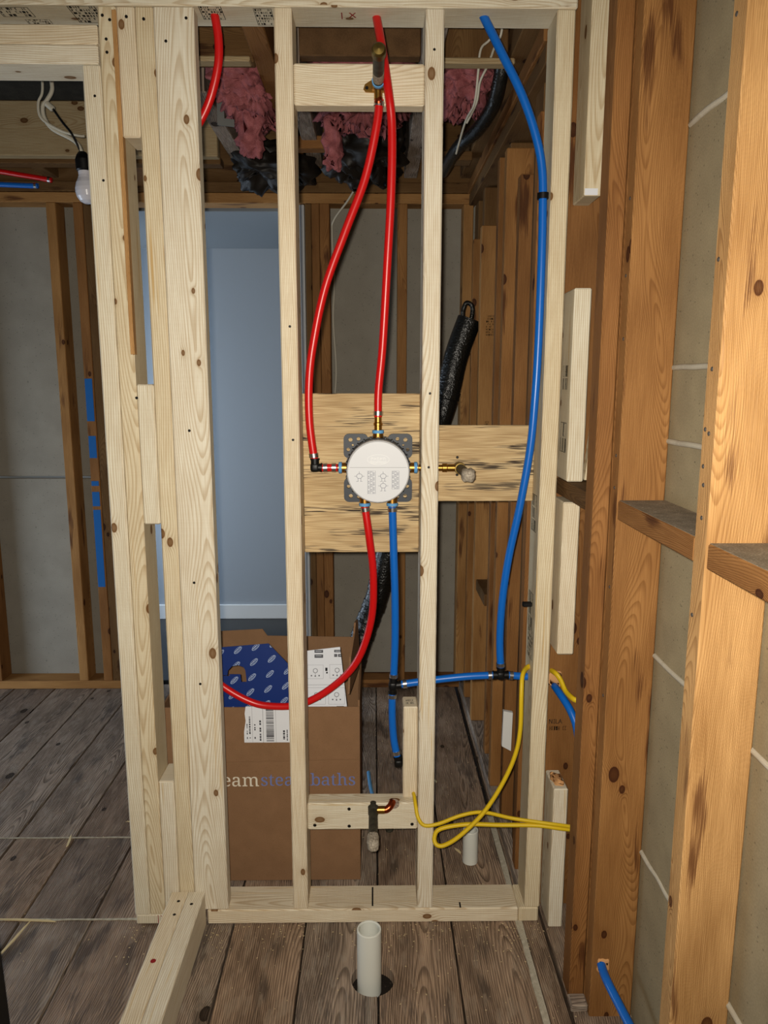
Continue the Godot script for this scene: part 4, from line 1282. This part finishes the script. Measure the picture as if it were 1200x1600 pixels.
func build_carton() -> void:
	var t := thing("cardboard_box", "large open brown cardboard carton standing behind the stud wall", "box", "", Vector3(-0.29, 0, -1.95))
	var P := func(called: String, lo: Vector3, hi: Vector3, ax := 1) -> MeshInstance3D:
		var o := board(called, lo, hi, M.card, t, ax, 0.001)
		o.position -= t.position
		return o
	P.call("front_panel", Vector3(-0.545, 0.001, -1.78), Vector3(-0.037, 0.489, -1.785))
	P.call("side_panel", Vector3(-0.042, 0.001, -1.786), Vector3(-0.037, 0.505, -2.12))
	P.call("side_panel", Vector3(-0.545, 0.001, -1.786), Vector3(-0.540, 0.489, -2.12))
	P.call("back_panel", Vector3(-0.545, 0.001, -2.121), Vector3(-0.037, 0.505, -2.126))
	P.call("bottom_panel", Vector3(-0.539, 0.001, -1.786), Vector3(-0.043, 0.006, -2.12), 0)
	# flaps that stand open
	var bf := obj("back_flap", slab_mesh(pv([-0.25, 0.0, 0.25, 0.0, 0.235, 0.05, -0.03, 0.055, -0.045, 0.075, -0.235, 0.066]), 0.005), M.card, t, Vector3(0.0, 0.503, -0.172))
	bf.rotation.x = -0.25
	var sf := obj("side_flap", slab_mesh(pv([-0.10, 0.0, 0.08, 0.0, 0.085, 0.06, 0.06, 0.15, 0.02, 0.155, 0.0, 0.13, -0.07, 0.09]), 0.005), M.card, t, Vector3(0.235, 0.502, 0.02))
	sf.rotation = Vector3(0, PI / 2 - 0.12, 0.0)
	# crease lines pressed across the front
	for y in [0.340]:
		var cr := tube("crease", [Vector3(-0.25, y, 0.1703), Vector3(-0.05, y + 0.001, 0.1703), Vector3(0.1, y + 0.004, 0.1703), Vector3(0.252, y + 0.006, 0.1703)], 0.0011, M.card, t, 6)
		cr.position.z = 0.0
	letters("printed_word", "eam", "Droid Serif", M.white_ink, t, Vector3(-0.393 + 0.29, 0.272, 0.1703), 0.094)
	letters("printed_word", "steambaths", "Droid Serif", M.blue_ink, t, Vector3(-0.293 + 0.29, 0.273, 0.1703), 0.243)
	var lm := plain(Color.WHITE, 0.7)
	lm.albedo_texture = ImageTexture.create_from_image(label_image())
	var sl := obj("shipping_label", slab_mesh(pv([-0.061, -0.049, 0.061, -0.049, 0.061, 0.049, -0.055, 0.049, -0.058, 0.03, -0.056, 0.01, -0.061, -0.02]), 0.0005, true), lm, t, Vector3(-0.272 + 0.29, 0.443, 0.1705))
	note(sl, "white shipping label printed in black")

	var card_m := plain(Color.WHITE, 0.45)
	card_m.albedo_texture = ImageTexture.create_from_image(emblem_image(400, 360))
	var outer := pv([-0.10, -0.085, 0.10, -0.085, 0.10, 0.030, 0.045, 0.088, -0.085, 0.078, -0.10, 0.076])
	var hole := pv([-0.062, 0.002, -0.060, 0.018, -0.050, 0.029, -0.034, 0.032, -0.020, 0.027, -0.015, 0.018, -0.012, -0.012, -0.026, -0.012, -0.028, 0.008, -0.056, 0.008])
	# the thumb hole is cut open to the left edge so that one outline holds it
	var slot := pv([-0.11, 0.0035, -0.055, 0.0035, -0.055, 0.0055, -0.11, 0.0055])
	hole.reverse()
	var cutter: Array = Geometry2D.merge_polygons(hole, slot)
	var cut: Array = Geometry2D.clip_polygons(outer, cutter[0])
	var bc := obj("blue_card", slab_mesh(cut[0], 0.003, true), card_m, self, Vector3(-0.318, 0.552, -1.825))
	meta(bc, "dark blue card printed with slanted white emblems in the carton's mouth", "card")
	bc.rotation.x = -0.12

	var pm := plain(Color.WHITE, 0.7)
	pm.albedo_texture = ImageTexture.create_from_image(leaflet_image())
	var lf := obj("instruction_leaflet", slab_mesh(pv([-0.052, -0.078, 0.058, -0.080, 0.040, 0.082, -0.048, 0.072]), 0.0015, true), pm, self, Vector3(-0.128, 0.552, -1.815))
	meta(lf, "white instruction leaflet with line diagrams sticking out of the carton", "leaflet")
	lf.rotation.x = -0.12

# ---------------------------------------------------------------- things farther back
func build_far_things() -> void:
	# insulated black pipe leaning across the back
	var d := thing("insulated_pipe", "shiny black wrapped pipe slanting across the back wall", "pipe", "", Vector3(0.0, 0.0, -2.75))
	var pts := [Vector3(0.345, 1.53, 0.0), Vector3(0.297, 1.392, 0.0), Vector3(0.255, 1.207, 0.0), Vector3(0.157, 0.947, 0.0), Vector3(0.058, 0.69, 0.0), Vector3(0.013, 0.502, 0.0), Vector3(-0.036, 0.372, 0.02), Vector3(-0.085, 0.21, 0.04), Vector3(-0.10, 0.01, 0.04)]
	var path := smooth_path(pts, 12)
	var m := tube_mesh(path, 0.044, 20)
	obj("wrap", m, M.black_poly, d)
	for i in [20, 34, 46, 56, 62, 67, 72, 80]:
		var a := path[i]
		var b := path[i + 1]
		turned("tape_band", [Vector2(0.043, 0), Vector2(0.0465, 0.002), Vector2(0.0455, 0.018), Vector2(0.047, 0.030), Vector2(0.043, 0.034)], a, (b - a), M.black_poly, d, 20)
	var hook := tube("hook", [Vector3(0.325, 1.50, 0.02), Vector3(0.318, 1.55, 0.02), Vector3(0.33, 1.585, 0.02), Vector3(0.352, 1.57, 0.02), Vector3(0.348, 1.52, 0.02)], 0.008, M.black_poly, d, 8)
	hook.position = Vector3.ZERO
	# light bulb hanging on its wires beyond the doorway header
	var b := thing("light_bulb", "unlit white light bulb in a black socket hanging beyond the door header", "light bulb", "", Vector3(-0.805, 1.93, -2.2))
	turned("socket", [Vector2(0, 0), Vector2(0.010, 0), Vector2(0.016, 0.008), Vector2(0.021, 0.02), Vector2(0.021, 0.046), Vector2(0.018, 0.050), Vector2(0, 0.050)], Vector3.ZERO, Vector3(0.06, -1, 0), M.black, b, 20)
	turned("glass", [Vector2(0.0, 0.044), Vector2(0.0165, 0.046), Vector2(0.0165, 0.060), Vector2(0.019, 0.068), Vector2(0.0255, 0.080), Vector2(0.0295, 0.094), Vector2(0.0300, 0.104), Vector2(0.0275, 0.117), Vector2(0.0205, 0.128), Vector2(0.010, 0.1345), Vector2(0, 0.136)], Vector3.ZERO, Vector3(0.06, -1, 0), M.bulb_glass, b, 28)
	var G := "wires beyond the door header"
	var w1 := tube("white_wire", [Vector3(-0.900, 2.24, -2.2), Vector3(-0.900, 2.121, -2.2), Vector3(-0.903, 2.081, -2.2), Vector3(-0.915, 2.057, -2.2), Vector3(-0.914, 2.024, -2.2), Vector3(-0.893, 2.003, -2.2), Vector3(-0.851, 1.982, -2.2), Vector3(-0.808, 1.972, -2.2), Vector3(-0.795, 1.972, -2.2)], 0.0035, M.white_wire, self, 8)
	meta(w1, "thin white wire curling above the bulb with a loose end", "wire", G)
	var w2 := tube("white_wire", [Vector3(-0.875, 2.24, -2.205), Vector3(-0.877, 2.121, -2.205), Vector3(-0.878, 2.089, -2.205), Vector3(-0.893, 2.065, -2.205), Vector3(-0.906, 2.049, -2.205), Vector3(-0.905, 2.021, -2.207), Vector3(-0.885, 1.992, -2.208), Vector3(-0.837, 1.967, -2.205), Vector3(-0.815, 1.950, -2.20), Vector3(-0.806, 1.929, -2.20)], 0.0055, M.white_wire, self, 10)
	meta(w2, "thicker white cable leading down into the bulb's socket", "wire", G)
	var w3 := thing("black_wire", "black wire with a pale connector leading to the bulb's socket", "wire", G, Vector3(-0.85, 2.0, -2.19))
	tube("wire", [Vector3(-0.873 + 0.85, 0.038, 0), Vector3(0.001, 0.003, 0), Vector3(0.025, -0.028, 0), Vector3(0.042, -0.070, -0.008)], 0.003, M.black, w3, 8)
	turned("connector", rod(0.008, 0.024, 0.002), Vector3(-0.040, 0.052, 0), Vector3(0.75, -0.66, 0), M.white_wire, w3, 12)
	# pipes near the ceiling at the far left
	var r := pipe("water_pipe", "dim red pipe near the ceiling at the far left", [Vector3(-1.75, 2.075, -2.83), Vector3(-1.40, 2.052, -2.83), Vector3(-1.25, 2.032, -2.83), Vector3(-1.15, 2.016, -2.83)], M.red, "last")
	var bl := pipe("water_pipe", "dim blue pipe near the ceiling at the far left", [Vector3(-1.75, 2.02, -2.83), Vector3(-1.40, 2.004, -2.83), Vector3(-1.25, 1.998, -2.83), Vector3(-1.20, 1.997, -2.83)], M.blue, "last")
	r.set_meta("group", "dim pipes at the far left")
	bl.set_meta("group", "dim pipes at the far left")
	# wires and vent pipe in the right-hand bay under the ceiling
	var H := "pale wires hanging from the ceiling in the right bay"
	var g1 := tube("hanging_wire", [Vector3(0.283, 2.25, -1.93), Vector3(0.287, 2.134, -1.95), Vector3(0.264, 2.111, -1.985), Vector3(0.263, 2.072, -2.02), Vector3(0.260, 2.013, -2.06), Vector3(0.248, 1.998, -2.15), Vector3(0.240, 1.96, -2.3)], 0.003, M.white_wire, self, 8)
	meta(g1, "pale wire at the left of two hanging by the black vent pipe", "wire", H)
	var g2 := tube("hanging_wire", [Vector3(0.310, 2.25, -1.93), Vector3(0.307, 2.134, -1.94), Vector3(0.296, 2.112, -1.97), Vector3(0.287, 2.087, -2.01), Vector3(0.272, 2.060, -2.05), Vector3(0.268, 2.022, -2.08), Vector3(0.252, 1.995, -2.15)], 0.003, M.white_wire, self, 8)
	meta(g2, "pale wire at the right of two hanging by the black vent pipe", "wire", H)
	var vp := tube("vent_pipe", [Vector3(0.338, 2.28, -2.02), Vector3(0.333, 2.16, -2.04), Vector3(0.328, 2.08, -2.08), Vector3(0.318, 2.03, -2.13), Vector3(0.29, 2.0, -2.22), Vector3(0.25, 1.99, -2.35), Vector3(0.23, 1.99, -2.6)], 0.019, M.black_poly, self, 14)
	meta(vp, "black vent pipe bending down under the ceiling in the right bay", "pipe")
	# pale wire down the back wall
	var bw := tube("wall_wire", [Vector3(-0.06, 2.06, -3.03), Vector3(-0.10, 2.0, -3.04), Vector3(-0.155, 1.93, -3.05), Vector3(-0.164, 1.88, -3.07), Vector3(-0.160, 1.70, -3.11), Vector3(-0.165, 1.55, -3.11), Vector3(-0.155, 1.36, -3.11), Vector3(-0.163, 1.2, -3.11), Vector3(-0.160, 0.9, -3.11)], 0.004, M.white_wire, self, 8)
	meta(bw, "pale wire stapled beside the old studs of the back wall", "wire")
	# insulation and paper in the ceiling
	var I := "pink insulation batts in the ceiling"
	var k := 0
	for s in [[Vector3(-0.36, 2.125, -2.29), Vector3(0.075, 0.07, 0.22), "pink insulation drooping beside the flat stud's bay"], [Vector3(-0.03, 2.15, -2.32), Vector3(0.14, 0.08, 0.25), "pink insulation drooping behind the red pipes"], [Vector3(0.245, 2.13, -2.25), Vector3(0.068, 0.055, 0.17), "pink insulation in the right bay above the black vent pipe"]]:
		var o := obj("insulation_batt", lump_mesh(s[1], 300 + k, 0.045, 26.0, 60, 90), M.pink, self, s[0])
		meta(o, s[2], "insulation", I)
		k += 1
	for s in [[Vector3(-0.355, 2.02, -2.30), Vector3(0.032, 0.07, 0.03), "torn pink insulation tuft hanging left of the second stud", 0.03], [Vector3(-0.12, 2.0, -2.34), Vector3(0.024, 0.075, 0.025), "torn pink insulation tuft hanging left of the bowed red pipe", 0.03]]:
		var o := obj("insulation_tuft", lump_mesh(s[1], 340 + k, s[3], 26.0, 30, 40), M.pink, self, s[0])
		meta(o, s[2], "insulation", "torn pink insulation tufts")
		k += 1
	var kp := obj("kraft_paper_facing", lump_mesh(Vector3(0.165, 0.02, 0.13), 77, 0.03, 6.0, 20, 40), M.kraft, self, Vector3(-0.03, 2.245, -1.87))
	meta(kp, "brown paper facing sagging between the joists above the upper block", "paper facing")
	letters("red_print", "R20 R20", "Droid Sans", M.red_ink, kp, Vector3(-0.10, -0.030, 0.03), 0.2).rotation.x = PI / 2
	for s in [[Vector3(-0.03, 2.10, -2.80), Vector3(0.13, 0.075, 0.18), "crumpled dark plastic sheet sagging above the back wall's middle", 91], [Vector3(-0.36, 2.07, -2.86), Vector3(0.13, 0.06, 0.14), "crumpled dark plastic sheet sagging above the doorway", 93]]:
		var o := obj("plastic_sheet", lump_mesh(s[1], s[3], 0.07, 11.0, 40, 60), M.dark_sheet, self, s[0])
		meta(o, s[2], "plastic sheet", "crumpled dark plastic sheets")
	# white scrap nailed on an old stud
	var ws := obj("white_scrap", slab_mesh(pv([-0.012, -0.045, 0.014, -0.06, 0.016, 0.055, -0.010, 0.06]), 0.012), M.white_paint, self, Vector3(0.371, 0.34, -1.95))
	meta(ws, "small white scrap against the old studs in the right bay", "scrap")

# ---------------------------------------------------------------- small things on the floor
func build_small_things() -> void:
	var G := "white drain pipes standing in the floor"
	var d := obj("drain_pipe", lathe_mesh([Vector2(0.0225, -0.028), Vector2(0.0268, -0.028), Vector2(0.0268, 0.124), Vector2(0.0258, 0.126), Vector2(0.0235, 0.126), Vector2(0.0225, 0.124), Vector2(0.0225, -0.028)], 36), M.pvc, self, Vector3(-0.012, 0.0, -1.446))
	meta(d, "white plastic drain pipe standing in a round floor hole before the wall", "drain pipe", G)
	var e := obj("drain_pipe", lathe_mesh([Vector2(0.017, 0.0), Vector2(0.021, 0.0), Vector2(0.021, 0.094), Vector2(0.020, 0.0955), Vector2(0.018, 0.0955), Vector2(0.017, 0.094), Vector2(0.017, 0.0)], 32), M.pvc, self, Vector3(0.264, 0.0, -1.857))
	meta(e, "smaller white drain pipe behind the yellow cables in the right bay", "drain pipe", G)
	# thin blue hose and a dark pipe stub behind the lower block
	var h := tube("blue_hose", [Vector3(-0.02, 0.02, -2.3), Vector3(-0.01, 0.012, -2.2), Vector3(0.01, 0.010, -2.12), Vector3(0.04, 0.010, -2.10), Vector3(0.09, 0.010, -2.10)], 0.006, M.light_blue, self, 10)
	meta(h, "thin pale blue hose lying on the floor behind the little post", "hose")
	var ps := turned("pipe_stub", rod(0.012, 0.06, 0.002), Vector3(0.045, 0.0, -2.0), Vector3(-0.1, 1, 0), M.dark_pipe, self, 14)
	meta(ps, "dark rusty pipe stub standing on the floor behind the lower block", "pipe stub")
	# black clip on the right stud
	var cl := board("cable_clip", Vector3(0.344, 0.791, -1.652), Vector3(0.366, 0.802, -1.664), M.black, self, 0, 0.002)
	meta(cl, "small black clip sticking out of the right stud", "clip")
	# wood splinters and shavings
	var S := "pale wood splinters on the floor"
	for p in [[-0.855, -1.575, 0.13, -0.18, "pale splinter pointing toward the viewer at the left edge of the floor"], [-0.88, -1.96, 0.06, 0.2, "pale splinter along the farther floor joint"], [-0.70, -2.05, 0.09, 1.5, "pale splinter beyond the farther floor joint near the jack stud"], [-0.86, -1.638, 0.16, 1.52, "pale splinter wedged in the nearer floor joint"], [0.235, -1.90, 0.03, 0.6, "pale shaving beside the smaller drain pipe"], [0.20, -2.28, 0.035, 0.4, "pale shaving on the floor of the right bay"]]:
		var o := obj("wood_splinter", slab_mesh(pv([-0.003, -p[2] * 0.5, 0.002, -p[2] * 0.4, 0.004, 0.0, 0.001, p[2] * 0.5, -0.002, p[2] * 0.3]), 0.0025), M.shaving, self, Vector3(p[0], 0.002, p[1]))
		o.rotation = Vector3(-PI / 2, 0, 0)
		o.rotate_y(p[3])
		meta(o, p[4], "splinter", S)
	var sd := MultiMeshInstance3D.new()
	sd.name = "sawdust"
	var mm := MultiMesh.new()
	mm.transform_format = MultiMesh.TRANSFORM_3D
	var bm := BoxMesh.new()
	bm.size = Vector3(0.0028, 0.0006, 0.0009)
	mm.mesh = bm
	mm.instance_count = 900
	for i in 900:
		var x := 0.0
		var z := 0.0
		match i % 3:
			0:
				x = rng.randf_range(-0.60, 0.42)
				z = -1.615 + absf(rng.randfn(0.0, 0.05))
			1:
				x = rng.randf_range(0.0, 0.44)
				z = rng.randf_range(-2.9, -1.25)
			2:
				x = rng.randf_range(-1.6, 0.35)
				z = rng.randf_range(-2.9, -1.1)
		mm.set_instance_transform(i, Transform3D(Basis(Vector3.UP, rng.randf() * TAU).scaled(Vector3.ONE * rng.randf_range(0.5, 1.4)), Vector3(x, 0.0005, z)))
	sd.multimesh = mm
	sd.material_override = M.shaving
	sd.set_meta("kind", "stuff")
	add_child(sd)
	meta(sd, "fine pale sawdust scattered over the floor planks", "sawdust")
	var ls := thing("leaning_strip", "dark strip with a pale edge leaning in the lower left corner", "strip", "", Vector3(-0.752, 0.0, -1.30))
	var q := board("dark_side", Vector3(-0.010, 0.0, -0.02), Vector3(0.010, 0.22, 0.02), M.black, ls, 1)
	q.rotation.z = 0.03
	var q2 := board("pale_edge", Vector3(-0.024, 0.0, -0.02), Vector3(-0.011, 0.19, 0.02), M.pine1, ls, 1)
	q2.rotation.z = 0.03
